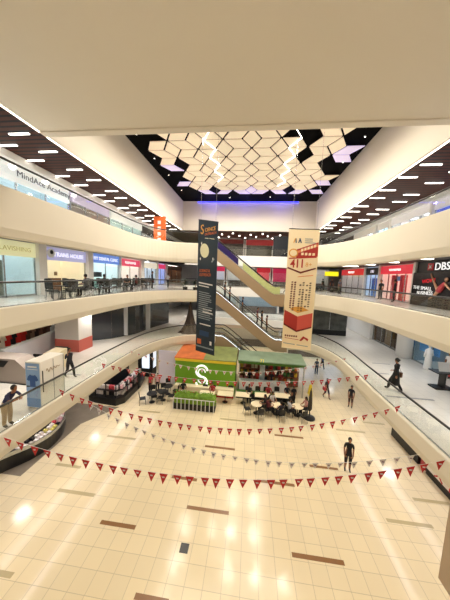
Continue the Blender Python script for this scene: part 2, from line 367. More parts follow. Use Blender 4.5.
# ------------------------------------------------------------------ rhombus ceiling installation
S = 1.37; HZ = ZT - .35
def rhombus(a, b, c0):
    """three panel shapes of a cube-pattern hexagon, shrunk to leave a black joint"""
    p = [Vector((0, 0)), a, a + b, b]; c = (a + b) / 2
    q = [c + (v - c) * .89 for v in p]
    return [(v.x, v.y) for v in q]
def sp(deg): return Vector((math.cos(math.radians(deg)) * S, math.sin(math.radians(deg)) * S))
SH = [rhombus(sp(0), sp(120), 0), rhombus(sp(120), sp(240), 0), rhombus(sp(240), sp(360), 0)]
skip = set(); protos = {}
rr = random.Random(5)
for ci in range(-5, 5):
    cx = -.3 + .75 + ci * 1.5 * S - .1
    for cj in range(0, 7):
        cy = 14.6 + cj * S * math.sqrt(3) + (S * math.sqrt(3) / 2 if ci % 2 else 0)
        for k in range(3):
            mid = Vector((cx, cy)) + [sp(60), sp(180), sp(300)][k] * .5
            dx = abs(mid.x + .7); dy = mid.y
            if dx > 7.6 or dy > 27.3 or dy < 13.6: continue
            edge = dx > 6.1 or dy > 26.2
            if edge and rr.random() < .38: continue
            if not edge and dx > 4.0 and rr.random() < .1: continue
            if not edge and k == 0 and abs(dx - 3.2) < .8 and 14 < dy < 17.5: continue
            violet = dy > 26.0 or (dx > 6.6 and rr.random() < .7)  # violet light is put into these panels' colour and emission
            key = (k, violet)
            if key not in protos:
                mb = MB(); mb.prism(SH[k], 0, .06); o = mb.build('rhombus_panel', M['hexv'] if violet else M['hexp'])
                protos[key] = o; first = True
                tag(o, ('violet-lit' if violet else 'cream backlit') + ' rhombus panel on the black raised ceiling', 'ceiling panel', ('violet' if violet else 'cream') + ' rhombus panels on the raised ceiling')
                o.location = (cx, cy, HZ)
            else:
                c = protos[key].copy(); COL.objects.link(c); c.location = (cx, cy, HZ)
# thin bright zigzag lines between some panels
def led_line(pts, label):
    mb = MB(); mb.tube([(x, y, HZ - .035) for x, y in pts], .02, 4); tag(mb.build('light_strip', M['hexl']), label, 'light strip')
def zig(x0, y0, degs):
    p = Vector((x0, y0)); out = [tuple(p)]
    for d in degs: p = p + sp(d); out.append(tuple(p))
    return out
h3 = S * math.sqrt(3)
led_line(zig(.35 - 3 * S, 14.6 + h3 / 2 * 0, [60, 120, 60, 120, 60, 120, 60, 120]), 'bright zigzag light line between the rhombus panels, left of the middle')
led_line(zig(.35 + 1.5 * S, 14.6 + h3 / 2, [60, 120, 60, 120, 60, 120, 60, 120]), 'bright zigzag light line between the rhombus panels, right of the middle')
led_line(zig(.35, 14.6, [0, 60, 0, -60, 0]), 'short bent light line among the front rhombus panels')
tag(MB().box(-7.5, 5.8, YF - .25, YF - .12, ZT - .22, ZT - .12).build('light_strip', M['bluel']), 'blue glowing light strip along the far edge of the raised black ceiling', 'light strip')
for x in (-5.5, -1, 3.5): one_light('POINT', 'blue_glow', (x, YF - 1.6, ZT - .7), 60, (.25, .2, 1), .1)
# small spots in the black ceiling margin
sp0 = None
for x, y in ((-8.6, 16.5), (-8.7, 19.8), (-8.6, 23), (-8.5, 27), (7.4, 17.5), (7.3, 21), (7.5, 25), (-3, 29.5), (2, 29.3)):
    if sp0 is None:
        sp0 = thing('spotlight', 'tiny round spotlight in the black margin of the raised ceiling', 'spotlight', (x, y, ZT), 'spotlights in the raised ceiling')
        MB().lathe([(.06, -.12), (.07, 0)], n=10).build('housing', M['blackm'], sp0, local=True)
        MB().lathe([(.045, -.13), (.045, -.118)], n=10).build('lens', M['led'], sp0, local=True)
    else: copy_tree(sp0, loc=(x, y, ZT))

# ------------------------------------------------------------------ glass railings
def railing(edge, side, zt, zr, label, y0=3.0, inset=.03, panel=1.5, post=False):
    base = [p for p in edge if p[1] >= y0 - .01]
    t = thing('glass_railing', label, 'railing', (base[0][0], base[0][1], zt))
    # resample
    seg = [0]; 
    for a, b in zip(base, base[1:]): seg.append(seg[-1] + math.dist(a, b))
    def at(d):
        for i in range(len(seg) - 1):
            if d <= seg[i + 1] + 1e-6:
                f = (d - seg[i]) / (seg[i + 1] - seg[i]); return (base[i][0] + (base[i + 1][0] - base[i][0]) * f, base[i][1] + (base[i + 1][1] - base[i][1]) * f)
        return base[-1]
    n = max(1, round(seg[-1] / panel)); st = seg[-1] / n
    for i in range(n):
        q = [at(i * st + .015 + (st - .03) * j / 3) for j in range(4)]
        MB().sheet([(x, y, zt - .02) for x, y in q], [(x, y, zr - .03) for x, y in q], .015).build('glass_panel', M['glass'], t)
    MB().tube([(x, y, zr) for x, y in [at(seg[-1] * i / 60) for i in range(61)]], .045, 8).build('handrail', M['rail'], t, smooth=True)
    MB().sheet([(x + side * .03, y, zt - .03) for x, y in base], [(x + side * .03, y, zt + .035) for x, y in base], .05).build('base_channel', M['steel'], t)
    return t
railing(LX4, -1, 13.12, 14.1, 'glass railing with dark handrail around the top left gallery')
railing(LX3, -1, 8.72, 9.66, 'glass railing with dark handrail before the left shop row with the dental clinic')
railing(LX2, -1, 4.42, 5.38, 'glass railing with dark handrail beside the blue advertising box, lowest left gallery')
railing(RX4, 1, 13.12, 14.0, 'glass railing with dark handrail around the top right gallery')
railing(RX3, 1, 8.88, 9.66, 'glass railing with dark handrail before the black bank board on the right')
railing(RX2, 1, 4.42, 5.38, 'glass railing with dark handrail along the lowest right gallery')
def straight_rail(x0, x1, y, zt, zr, label):
    t = thing('glass_railing', label, 'railing', (x0, y, zt)); n = round((x1 - x0) / 1.5); st = (x1 - x0) / n
    for i in range(n): MB().box(x0 + i * st + .02, x0 + (i + 1) * st - .02, y, y + .015, zt, zr - .03).build('glass_panel', M['glass'], t)
    MB().tube([(x0, y, zr), (x1, y, zr)], .045, 8).build('handrail', M['rail'], t)
straight_rail(-8.8, 7.5, YF - .05, Z4 + .15, Z4 + 1.1, 'straight glass railing across the far end of the top gallery')
straight_rail(-9, 7.7, YF - .05, Z3 + .15, Z3 + 1.1, 'straight glass railing across the far end behind the escalators, middle gallery')
straight_rail(-8.4, 6.8, YF - .05, Z2 + .15, Z2 + 1.1, 'straight glass railing across the far end of the lowest gallery')

M['escal_led'] = mat('escalator_led', '#ffffff', .5, emit=1.4, ecol='#e6f2ff')
# ------------------------------------------------------------------ escalators
def escalator(xt, zt, xb, zb, label, ad=None, y0=EY0, y1=EY1, flat0=1.1, flat1=1.1):
    t = thing('escalator', label, 'escalator', (xt, (y0 + y1) / 2, zt))
    P = [(xt - flat0, zt), (xt, zt), (xb, zb), (xb + flat1, zb)]
    Q = crom([(xt - flat0, zt), (xt - .35, zt), (xt + .45, zt - .2), ((xt + xb) / 2, (zt + zb) / 2), (xb - .45, zb + .2), (xb + .35, zb), (xb + flat1, zb)], 6)
    def off(d): return [(x, z + d) for x, z in Q]
    def band(a, b, ya, yb): return MB().xz(off(a) + off(b)[::-1], ya, yb)
    band(-.18, -1.0, y0 + .02, y1 - .02).build('truss', M['truss'], t)
    for y in (y0 - .04, y1 - .06):
        band(.12, -.95, y, y + .1).build('side_panel', M['truss'], t)
        band(.9, .12, y + .04, y + .055).build('balustrade', M['glass'], t)
        band(.16, .115, y - .005, y + .105).build('skirt_trim', M['steel'], t)
        r = [(Q[0][0] + .1, y + .05, Q[0][1] + .2), (Q[0][0] - .08, y + .05, Q[0][1] + .5), (Q[0][0], y + .05, Q[0][1] + .88)] + [(x, y + .05, z + .94) for x, z in Q[1:-1]] + \
            [(Q[-1][0], y + .05, Q[-1][1] + .88), (Q[-1][0] + .08, y + .05, Q[-1][1] + .5), (Q[-1][0] - .1, y + .05, Q[-1][1] + .2)]
        MB().tube(r, .045, 6).build('handrail', M['rail'], t, smooth=True)
    if 'topmost' not in label:
        for y in (y0 - .045,): band(.21, .165, y, y + .03).build('skirt_light', M['escal_led'], t)
    n = 20
    for i in range(n):
        x = xt + (xb - xt) * (i + .5) / n; z = zt + (zb - zt) * (i + .5) / n
        w = (xb - xt) / n / 2
        MB().box(x - w, x + w, y0 + .1, y1 - .1, z - .2, z + .04).build('step', M['step'], t)
    for x0, x1, z in ((xt - flat0, xt, zt), (xb, xb + flat1, zb)):
        MB().box(x0, x1, y0 + .08, y1 - .08, z - .18, z + .02).build('landing_plate', M['steel'], t)
    if ad:
        k = len(Q)
        for a, b, m, nm in ad:
            ia, ib = int(a * (k - 1)), int(b * (k - 1)); qq = Q[ia:ib + 1]
            MB().xz([(x, z + .17) for x, z in qq] + [(x, z + .8) for x, z in qq[::-1]], y0 - .03, y0 - .012).build('advert_panel', m, t, nm)
    return t, Q
ad_purple = mat('advert_purple', '#2c1c5c', .35, noise=.5, nscale=5); ad_green = mat('advert_pastel', '#bfc98a', .4, noise=.35, nscale=6)
esc1, Q1 = escalator(-3.75, Z4, 2.35, Z3, 'topmost escalator descending to the right, purple and pastel advert along its side', [(.12, .48, ad_purple, 'dark purple printed advert panel'), (.5, .88, ad_green, 'pale green and yellow printed advert panel')])
esc2, Q2 = escalator(-3.4, Z3, 2.7, Z2, 'middle escalator carrying people between the two banners')
esc3, Q3 = escalator(-2.5, Z2, 3.4, Z1 + .02, 'lowest escalator descending behind the cafe kiosks')

# ------------------------------------------------------------------ hanging banners
def banner_frame(name, A, B, za, zb, ba, bb, m, label, cable):
    """A,B = plan corners (left,right as seen), za/zb top heights, ba/bb bottom heights"""
    t = thing(name, label, 'banner', (A[0], A[1], ba)); ax = Vector((B[0] - A[0], B[1] - A[1], 0)); n = ax.cross(Vector((0, 0, 1))).normalized() * .012
    q = [Vector((A[0], A[1], ba)), Vector((B[0], B[1], bb)), Vector((B[0], B[1], zb)), Vector((A[0], A[1], za))]
    mb = MB(); mb.add([p + n for p in q] + [p - n for p in q], [(0, 1, 2, 3), (7, 6, 5, 4), (0, 4, 5, 1), (1, 5, 6, 2), (2, 6, 7, 3), (3, 7, 4, 0)])
    mb.build('banner_sheet', m, t)
    MB().tube([(A[0], A[1], za), (B[0], B[1], zb)], .035, 8).build('top_rod', M['blackm'], t)
    MB().tube([(A[0], A[1], ba), (B[0], B[1], bb)], .035, 8).build('bottom_rod', M['blackm'] if 'dark' in label else M['cream'], t)
    for f in cable:
        p = Vector((A[0], A[1], za)).lerp(Vector((B[0], B[1], zb)), f); MB().tube([p, (p.x, p.y, ZT)], .008, 4).build('cable', M['steel'], t)
    W = ax.length
    def at(u, v, d=.03):
        """u across 0..1, v down 0..1"""
        top = q[3].lerp(q[2], u); bot = q[0].lerp(q[1], u); return top.lerp(bot, v) + n.normalized() * d
    return t, at, ax.normalized(), n.normalized(), W
def patch(at, uv, m, parent, name, d=.016, th=.006, label=None):
    n = (at(0, 0, 1) - at(0, 0, 0)); a = [at(u, v, d) for u, v in uv]; b = [p + n * th for p in a]; k = len(a)
    return MB().add(a + b, [tuple(range(k)), tuple(range(k, 2 * k))[::-1]] + [(i, (i + 1) % k, k + (i + 1) % k, k + i) for i in range(k)]).build(name, m, parent, label)
gold = mat('gold_print', '#e0a24a', .5); orangep = mat('orange_print', '#d0693c', .5); creamp = mat('cream_print', '#ece7c4', .5); greyp = mat('grey_print', '#8f9aa0', .5); bluep = mat('blue_print', '#1c3f66', .5)
navygrad = mat('banner_navy', '#10283a', .45, noise=.5, nscale=.9)
A = (-3.93, 16.7); B = (-2.28, 15.4)
t, at, ax, nn, W = banner_frame('hanging_banner', A, B, 14.25, 13.78, 4.4, 4.55, navygrad, 'tall narrow dark navy banner with gold heading and pale disc, hanging left of the escalators', (.12, .88))
for s_, u, v, sz, m_ in (('S', .13, .105, .95, gold), ('CIENCE', .36, .083, .36, gold), ('OUTREACH', .36, .11, .25, orangep)):
    text(s_, at(u, v), ax, sz, m_, t, sx=.9)
for u0, u1, v in ((.36, .55, .125), (.6, .84, .123)): patch(at, [(u0, v), (u1, v), (u1, v + .004), (u0, v + .004)], creamp, t, 'print_line')
patch(at, [(.36 + .23 * math.cos(a), .22 + .052 * math.sin(a)) for a in [2 * PI * i / 28 for i in range(28)]], creamp, t, 'pale_disc', label='pale cream disc')
for (u, v) in ((.15, .285), (.2, .17), (.8, .27)): patch(at, [(u, v - .012), (u + .03, v), (u, v + .012), (u - .03, v)], M['white'], t, 'sparkle')
patch(at, [(.72, .29), (.86, .265), (.88, .27), (.76, .3)], greyp, t, 'comet_streak')
text('SCIENCE &', at(.12, .385), ax, .3, orangep, t, sx=.8); text('OUTREACH', at(.12, .415), ax, .3, orangep, t, sx=.8)
r5 = random.Random(3)
for v, h, m_, u0, u1 in ((.46, .009, M['white'], .1, .82), (.482, .007, M['white'], .1, .64)): patch(at, [(u0, v), (u1, v), (u1, v + h), (u0, v + h)], m_, t, 'print_line')
for i in range(14):
    v = .53 + i * .0155; u1 = r5.uniform(.6, .9); patch(at, [(.12, v), (u1, v), (u1, v + .006), (.12, v + .006)], greyp, t, 'print_line')
for v, u0, u1 in ((.655, .35, .82), (.678, .35, .86), (.775, .2, .78)): patch(at, [(u0, v), (u1, v), (u1, v + .008), (u0, v + .008)], M['white'], t, 'print_line')
patch(at, [(.2, .83), (.7, .83), (.7, .87), (.2, .87)], bluep, t, 'blue_block'); patch(at, [(.76, .9), (.86, .9), (.86, .93), (.76, .93)], M['white'], t, 'small_emblem')
patch(at, [(.04, .955), (.95, .955), (.95, .965), (.04, .965)], greyp, t, 'print_line'); patch(at, [(.08, .9), (.3, .9), (.3, .94), (.08, .94)], orangep, t, 'small_emblem')

A = (2.53, 16.35); B = (4.42, 15.75)
ban = mat('banner_cream', '#f6e3bd', .5); redp = mat('red_print', '#b2302a', .5); redd = mat('dark_red_print', '#6d1715', .5); peach = mat('peach_print', '#e88b5c', .5)
t, at, ax, nn, W = banner_frame('hanging_banner', A, B, 13.62, 13.46, 5.2, 5.3, ban, 'tall cream banner with red printing and a red box motif, hanging right of the escalators', (.1, .9))
for k, u in enumerate((.17, .25, .33)): patch(at, [(u, .112), (u + .035, .112), (u + .085 - (.07 if k == 1 else 0), .075), (u + .05 - (.07 if k == 1 else 0), .075)][::1], (gold, bluep, bluep)[k], t, 'monogram_stroke')
patch(at, [(.36, .075), (.4, .075), (.46, .112), (.42, .112)], bluep, t, 'monogram_stroke')
for v in (.075, .09, .105): patch(at, [(.55, v), (.8 if v < .1 else .9, v), (.8 if v < .1 else .9, v + .006), (.55, v + .006)], greyp, t, 'print_line')
patch(at, [(.3, .165), (.99, .1), (.99, .215), (.3, .23)], redp, t, 'red_ribbon'); patch(at, [(.34, .175), (.97, .115), (.97, .135), (.34, .195)], peach, t, 'ribbon_stripe', .024)
patch(at, [(.06, .235), (.96, .215), (.96, .225), (.06, .245)], redp, t, 'red_ribbon')
for i in range(5): patch(at, [(.45 + i * .1, .16 - i * .009), (.52 + i * .1, .154 - i * .009), (.52 + i * .1, .176 - i * .009), (.45 + i * .1, .182 - i * .009)], ban, t, 'print_mark', .026)
for i in range(4): patch(at, [(.46 + i * .12, .19), (.54 + i * .12, .188), (.54 + i * .12, .208), (.46 + i * .12, .21)], ban, t, 'print_mark', .026)
patch(at, [(.2 + .16 * math.cos(a), .195 + .036 * math.sin(a)) for a in [2 * PI * i / 20 for i in range(20)]], gold, t, 'round_badge', .02)
patch(at, [(.2 + .12 * math.cos(a), .195 + .026 * math.sin(a)) for a in [2 * PI * i / 20 for i in range(20)]], ban, t, 'round_badge', .027)
text('411', at(.12, .312, .02), ax, .78, redp, t, sx=.8, bold=.02, up=(0, 0, 1)); text('8+', at(.62, .3, .02), ax, .4, gold, t)
patch(at, [(.03, .31), (.48, .345), (.96, .305), (.96, .316), (.48, .36), (.03, .322)], redd, t, 'chevron')
patch(at, [(.4, .385), (.9, .365), (.9, .37), (.4, .39)], peach, t, 'print_line')
for c, u in enumerate((.2, .3, .48, .58, .7, .8)):
    for i in range(13):
        if r5.random() < .14 or (c > 3 and i > 10): continue
        v = .43 + i * .0195; h = r5.uniform(.008, .013); uu = u - .006 * i * .4
        patch(at, [(uu, v), (uu + .06, v - .002), (uu + .06, v + h - .002), (uu, v + h)], redd if c < 2 else mat('brown_print', '#5d4433', .5), t, 'print_mark')
patch(at, [(.02, .67), (.48, .72), (.48, .845), (.02, .79)], redp, t, 'box_left_face'); patch(at, [(.48, .72), (.97, .68), (.97, .8), (.48, .845)], mat('light_red_print', '#d2564a', .5), t, 'box_right_face')
patch(at, [(.02, .785), (.48, .84), (.97, .795), (.97, .808), (.48, .855), (.02, .8)], redd, t, 'box_edge')
patch(at, [(.2, .66), (.48, .69), (.85, .66), (.6, .635), (.35, .64)], gold, t, 'box_gold_top')
for i in range(6): patch(at, [(.09 + i * .075, .885), (.14 + i * .075, .885), (.14 + i * .075, .9), (.09 + i * .075, .9)], redd, t, 'print_mark')
patch(at, [(.09, .91), (.58, .918), (.58, .922), (.09, .914)], redp, t, 'print_line')
patch(at, [(.6, .925), (.72, .885), (.9, .905), (.88, .925), (.76, .905), (.66, .93)], redp, t, 'red_emblem')
for u0, u1, v in ((.05, .46, .955), (.52, .9, .962)): patch(at, [(u0, v), (u1, v + .006), (u1, v + .012), (u0, v + .006)], greyp, t, 'print_line')

# ------------------------------------------------------------------ bunting
def bunting(a, b, zmid, n, kinds, label, fw=.24, fh=.29):
    a = Vector(a); b = Vector(b); s = (a.z + b.z) / 2 - zmid
    P = lambda f: a.lerp(b, f) - Vector((0, 0, 4 * s * f * (1 - f)))
    t = thing('bunting', label, 'bunting', a); MB().tube([P(i / 60) for i in range(61)], .008, 4).build('string', M['paleflag'], t)
    rnd = random.Random(n)
    for i in range(n):
        f = (i + .5) / n + rnd.uniform(-.003, .003); p = P(f); d = (P(min(1, f + .005)) - P(f)).normalized()
        w = d * fw / 2; tip = p + Vector((rnd.uniform(-.02, .02), rnd.uniform(-.06, .06), -fh)); nrm = Vector((0, .004, 0))
        mb = MB(); mb.cur = 0
        mb.add([p - w - nrm, p + w - nrm, tip - nrm, p - w + nrm, p + w + nrm, tip + nrm], [(0, 2, 1), (3, 4, 5), (0, 1, 4, 3), (1, 2, 5, 4), (2, 0, 3, 5)])
        mb.cur = 1; c = p + (tip - p) * .3
        mb.add([c + Vector((x, -.012, z)) for x, z in ((-.035, -.03), (.035, -.03), (.05, .02), (-.05, .02))], [(0, 1, 2, 3)])
        k = kinds[i % len(kinds)]
        mb.build('flag', [M['redcloth'], M['paleflag']] if k == 'r' else [M['paleflag'], M['mauve'] if k == 'w' else M['redcloth']], t, 'red triangular flag' if k == 'r' else 'whitish triangular flag')
XA, XB = -8.28, 6.72
bunting((XA, 6.35, 4.43), (XB, 7.56, 4.5), 3.32, 33, 'r', 'lowest and nearest string of red triangular flags strung across the hall', .29, .35)
bunting((XA, 9.87, 3.9), (XB, 8.66, 3.75), 2.25, 31, 'w', 'string of whitish flags with dull marks, between the two nearest red strings', .25, .28)
bunting((XA, 8.64, 5.0), (XB, 9.78, 5.1), 3.55, 34, 'r', 'string of small red flags just above the string of whitish flags', .24, .31)
bunting((XA, 11.6, 4.99), (XB, 12.42, 5.25), 4.35, 32, 'r', 'string of red flags crossing in front of the green kiosk')
bunting((XA + .15, 14.33, 4.92), (XB, 15.23, 5.2), 3.72, 30, 'v', 'farthest string of white flags with red marks, high before the kiosks')
# ------------------------------------------------------------------ shop fronts
def shop(side, y0, y1, z0, ztop, sz0, sz1, label, sign, body='', tcol='#ffffff', inner='#f2efe8', em=.5, lamp='lamp', tsize=.5, panes=3, door=True, depth=2.2, xw=None, items=None, tshift=.5, logo=None, emi=.0, glasscol=None):
    xw = xw if xw is not None else (XL if side < 0 else XR); s = -side            # s = direction the shop faces
    t = thing('shop_front', label, 'shop front', (xw, (y0 + y1) / 2, z0)); nm = label[:18]
    X = lambda d: xw + side * d
    def bx(a, b, ya, yb, za, zb): return MB().box(min(X(a), X(b)), max(X(a), X(b)), ya, yb, za, zb)
    im = mat('inner' + inner + str(emi), inner, .6, emit=emi)  # emi makes the inner walls glow, shop lighting put into their material
    bx(depth, depth + .08, y0, y1, z0, ztop).build('back_wall', im, t)
    for y in (y0, y1 - .06): bx(.1, depth, y, y + .06, z0, ztop).build('side_wall', im, t)
    bx(.1, depth, y0, y1, ztop - .06, ztop).build('shop_ceiling', M['white'], t)
    n = max(1, int((y1 - y0) / 1.6))
    for i in range(n):
        yc = y0 + (y1 - y0) * (i + .5) / n; bx(.7, 1.5, yc - .3, yc + .3, ztop - .1, ztop - .065).build('lamp', M[lamp], t)
    sb = bx(-.12, .1, y0 + .05, y1 - .05, sz0, sz1).build('sign_board', mat('sign' + sign, sign, .4, emit=em), t)
    if body.startswith('#'):
        yy = y0 + (y1 - y0) * tshift; n_ = int(body[1:]); mb = MB()
        for i in range(n_):
            a = yy + s * (i - n_ / 2) * tsize * .62; zc = (sz0 + sz1) / 2
            mb.box(min(X(-.13), X(-.12)), max(X(-.13), X(-.12)), a, a + tsize * .4, zc - tsize * (.34 if i % 3 else .22), zc + tsize * .3)
        mb.build('lettering_marks', mat('letters' + tcol, tcol, .5, emit=.8), sb)
    elif body:
        yy = y0 + (y1 - y0) * tshift
        text(body, (X(-.14), yy, (sz0 + sz1) / 2 - tsize * .36), (0, s, 0), tsize, mat('letters' + tcol, tcol, .5, emit=.8), sb, align='CENTER')
    if logo: MB().lathe([(.001, 0), (.3, 0), (.3, .03), (.001, .03)], n=16).build('emblem', M['white'], None) if False else None
    w = (y1 - y0) / panes
    for i in range(panes):
        a = y0 + i * w
        if door and i == panes // 2:
            d = bx(.02, .05, a + .1, a + w - .1, z0 + .03, sz0 - .2).build('door', M['shopglass'], t)
            bx(-.03, .02, a + w * .45, a + w * .45 + .03, z0 + .8, z0 + 1.4).build('door_handle', M['chrome'], d)
        else: bx(.0, .03, a + .05, a + w - .05, z0 + .06, sz0).build('glass_pane', M[glasscol or 'shopglass'], t)
    mb = MB()
    for i in range(panes + 1):
        a = y0 + i * w; mb.box(min(X(-.02), X(.06)), max(X(-.02), X(.06)), a - .035, a + .035, z0, sz0)
    mb.box(min(X(-.02), X(.06)), max(X(-.02), X(.06)), y0, y1, z0, z0 + .1); mb.build('frame', M['steel'], t)
    for it in (items or []):
        ya, yb, da, db, za, zb, c = it
        bx(da, db, y0 + (y1 - y0) * ya, y0 + (y1 - y0) * yb, z0 + za, z0 + zb).build('fixture', mat('fix' + c, c, .5), t)
    return t
def pier(name, x, y0, y1, z0, z1, m='pier', d=.5):
    mb = MB(); mb.box(x - d / 2, x + d / 2, y0, y1, z0, z1); struct(mb, name, M[m])
# --- top left gallery
r9 = random.Random(9)
t = shop(-1, 4.5, 15.8, Z4, 16.0, 15.05, 16.1, 'glass fronted academy on the top left gallery with a white name band', '#e9edf0', 'MindAce Academy', '#3a3f48', '#cfe2ea', .35, 'lampc', .5, 6, tshift=.83, emi=.1)
shop(-1, 16.0, 20.5, Z4, 16.0, 15.3, 16.1, 'glass front with a violet glow after the academy, top left gallery', '#cbc2dc', '', '#ffffff', '#b9a58e', .25, 'lampc', .5, 3, items=[(.1, .5, .6, 1.2, 0, 1.2, '#7a6a5c')])
shop(-1, 20.7, 27, Z4, 16.0, 15.3, 16.1, 'white shop front with potted plants glass, top left gallery', '#e8ece8', '', '#ffffff', '#dcebe2', .3, 'lampc', .5, 3)
# --- left shop row beside the cafe seats
shop(-1, 5.6, 12.95, Z3, 11.8, 10.9, 11.75, 'glass shop front with a pale yellow sign, leftmost of the left row', '#dedcae', "LAVISHING", '#9c955c', '#cfdfe2', .4, 'lampc', .36, 4, tshift=.83, emi=.25,
     items=[(.82, .88, 1.2, 1.5, 0, 2.1, '#6d746b'), (.3, .5, .8, 1.4, 0, .9, '#9fb4ba')])
shop(-1, 13.5, 17.3, Z3, 11.8, 10.85, 11.7, 'warm lit shop front with a lavender sign beside the dental clinic', '#a9a9cf', '   TRANS HOUSE', '#f2f2ff', '#f3e3c0', .5, 'lamp', .42, 1, door=False, emi=.4,
     items=[(.03, .16, .3, .9, 0, 1.9, '#3a241a'), (.5, .8, 1.5, 1.9, 0, 1.0, '#7b4c2c'), (.25, .4, 2.1, 2.18, 1.2, 1.8, '#c9a46a'), (.42, .5, 2.1, 2.18, 1.5, 2.0, '#b98c55'), (.82, .88, 2.1, 2.18, 1.2, 1.5, '#8f7350')])
shop(-1, 17.9, 22.0, Z3, 11.8, 10.95, 11.75, 'dental clinic front with a blue sign in the left shop row', '#5f83cf', 'MY DENTAL CLINIC', '#ffffff', '#e8f0ec', .6, 'lampc', .4, 2, emi=.4,
     items=[(.05, .5, .4, .5, 1.15, 1.6, '#2d3238'), (.6, .9, 1.2, 1.8, 0, .9, '#8fb7a8')])
shop(-1, 22.15, 26.4, Z3, 11.8, 10.9, 11.65, 'shop front with a pink red sign after the dental clinic', '#d84e6a', '#9', '#ffe6ea', '#f3ebe2', .55, 'lamp', .42, 2, emi=.35)
shop(-1, 27.2, 31.4, Z3, 11.8, 10.9, 11.6, 'shop front with a white sign and dark doorway in the left row', '#f2ead2', '', '#ffffff', '#dfe4ee', .5, 'lampc', .4, 3, emi=.2, items=[(.0, .3, .3, 1, 0, 2.2, '#16181c')])
shop(-1, 31.6, 34.7, Z3, 11.8, 10.95, 11.6, 'small shop front with a pink sign and blue posters, far left row', '#df3c6a', '', '#ffffff', '#b9c6ee', .6, 'lampc', .4, 2, emi=.4)
shop(-1, 35.3, 43.5, Z3, 11.8, 10.9, 11.6, 'brown fronted shop with warm dark interior at the far left end', '#5a4336', '', '#ffffff', '#8a5a3c', .1, 'lamp', .4, 3)
for i, (a, b) in enumerate(((12.95, 13.5), (17.3, 17.9), (22.0, 22.15), (26.4, 27.2), (31.4, 31.6), (34.7, 35.3))): pier('wall_pier_left', XL, a, b, Z3, 11.82, 'pier', .6)
em = thing('round_emblem', 'round white and dark emblem at the start of the lavender sign', 'emblem', (XL + .16, 13.95, 11.3))
MB().yz([(.3 * math.cos(a), .3 * math.sin(a)) for a in [2 * PI * i / 20 for i in range(20)]], 0, .03).build('disc', M['white'], em, local=True)
MB().yz([(.12 * math.cos(a) + .03, .14 * math.sin(a) + .07) for a in [2 * PI * i / 14 for i in range(14)]], .03, .05).build('silhouette', M['blackp'], em, local=True)
# --- right shop row
t = shop(1, 19.45, 24.1, Z3, 11.8, 10.95, 11.7, 'bank branch front with a long red sign and red lit entrance, right row', '#cc2438', '#9', '#ffffff', '#f3cfc4', .6, 'lamp', .3, 4, tshift=.5, emi=.35,
         items=[(.0, .08, .0, .4, 0, 2.3, '#c9303a'), (.35, .42, .1, .5, 0, 2.3, '#c9303a'), (.62, .68, .1, .5, 0, 2.3, '#c9303a'), (.44, .6, .3, .4, 1.8, 2.2, '#4a9be0')])
shop(1, 24.3, 27.0, Z3, 11.8, 10.9, 11.65, 'narrow shop front with a black sign and tall blue posters, right row', '#141216', 'DBS', '#dcd6e6', '#cfdcf0', .1, 'lampc', .4, 3, emi=.3,
     items=[(.3, .62, .1, .2, .1, 2.0, '#2f74cf')])
shop(1, 27.2, 33.8, Z3, 11.8, 10.9, 11.65, 'grey glass shop front with a red sign, far end of the right row', '#c8202c', '#7', '#ffffff', '#c9c6c8', .55, 'lamp', .42, 4, emi=.12)
shop(1, 10.0, 19.2, Z3, 11.8, 11.0, 11.85, 'bank front with a black name sign above the dance advert board', '#0e0b0d', 'DBS', '#ffffff', '#3a3034', .02, 'lamp', .72, 4, tshift=.745)
lg = thing('bank_emblem', 'red square star emblem beside the white bank letters', 'emblem', (XR - .16, 17.8, 11.4))
MB().yz([(-.24, -.24), (.24, -.24), (.24, .24), (-.24, .24)], -.03, 0).build('plate', M['red'], lg, local=True)
MB().yz([(.2 * (1 if i % 2 == 0 else .35) * math.cos(PI / 4 + i * PI / 4), .2 * (1 if i % 2 == 0 else .35) * math.sin(PI / 4 + i * PI / 4)) for i in range(8)], -.05, -.03).build('star', M['white'], lg, local=True)
# advert board with a leaping dancer
bd = thing('advert_board', 'large black advert board with red and white slogan and a dancer, under the bank sign', 'advert board', (XR - .3, 15, Z3))
MB().box(XR - .32, XR - .2, 9.5, 19.2, Z3 + .35, 11.0).build('board', mat('advert_black', '#0c0b0d', .25), bd)
MB().box(XR - .34, XR - .2, 9.5, 19.2, Z3, Z3 + .35).build('plinth', M['blackm'], bd)
lw = mat('board_white', '#f2f2f2', .5, emit=.5); lr = mat('board_red', '#e2202c', .5, emit=.5)
text('WOW!', (XR - .33, 18.2, 10.2), (0, -1, .12), .38, lr, bd, up=(0, 0, 1)); text('THE SMALL', (XR - .33, 19.05, 9.78), (0, -1, -.04), .36, lw, bd); text('BUSINESS', (XR - .33, 18.6, 9.36), (0, -1, .04), .36, lw, bd)
MB().tube([(XR - .36, 17.45, 10.9), (XR - .36, 17.10, 10.35), (XR - .36, 16.80, 9.95), (XR - .36, 16.60, 9.75)], [.03, .06, .09, .13], 8).build('dancer_leg', M['skin2'], bd)
MB().tube([(XR - .36, 16.60, 9.75), (XR - .36, 16.90, 9.4), (XR - .36, 17.35, 9.12)], [.12, .08, .03], 8).build('dancer_leg', M['skin2'], bd)
MB().tube([(XR - .36, 16.62, 9.7), (XR - .36, 16.40, 10.0), (XR - .36, 16.20, 10.3)], [.16, .17, .08], 10).build('dancer_torso', mat('dancer_red', '#b63f46', .6), bd)
MB().ball((XR - .37, 16.10, 10.5), .08, .12, .15).build('dancer_head', M['skin2'], bd)
MB().tube([(XR - .36, 16.20, 10.25), (XR - .36, 15.80, 9.9), (XR - .36, 15.30, 9.6)], [.07, .05, .03], 8).build('dancer_arm', M['skin2'], bd)
for a, b in ((19.2, 19.45), (24.1, 24.3), (27.0, 27.2)): pier('wall_pier_right', XR, a, b, Z3, 11.82, 'pier', .5)
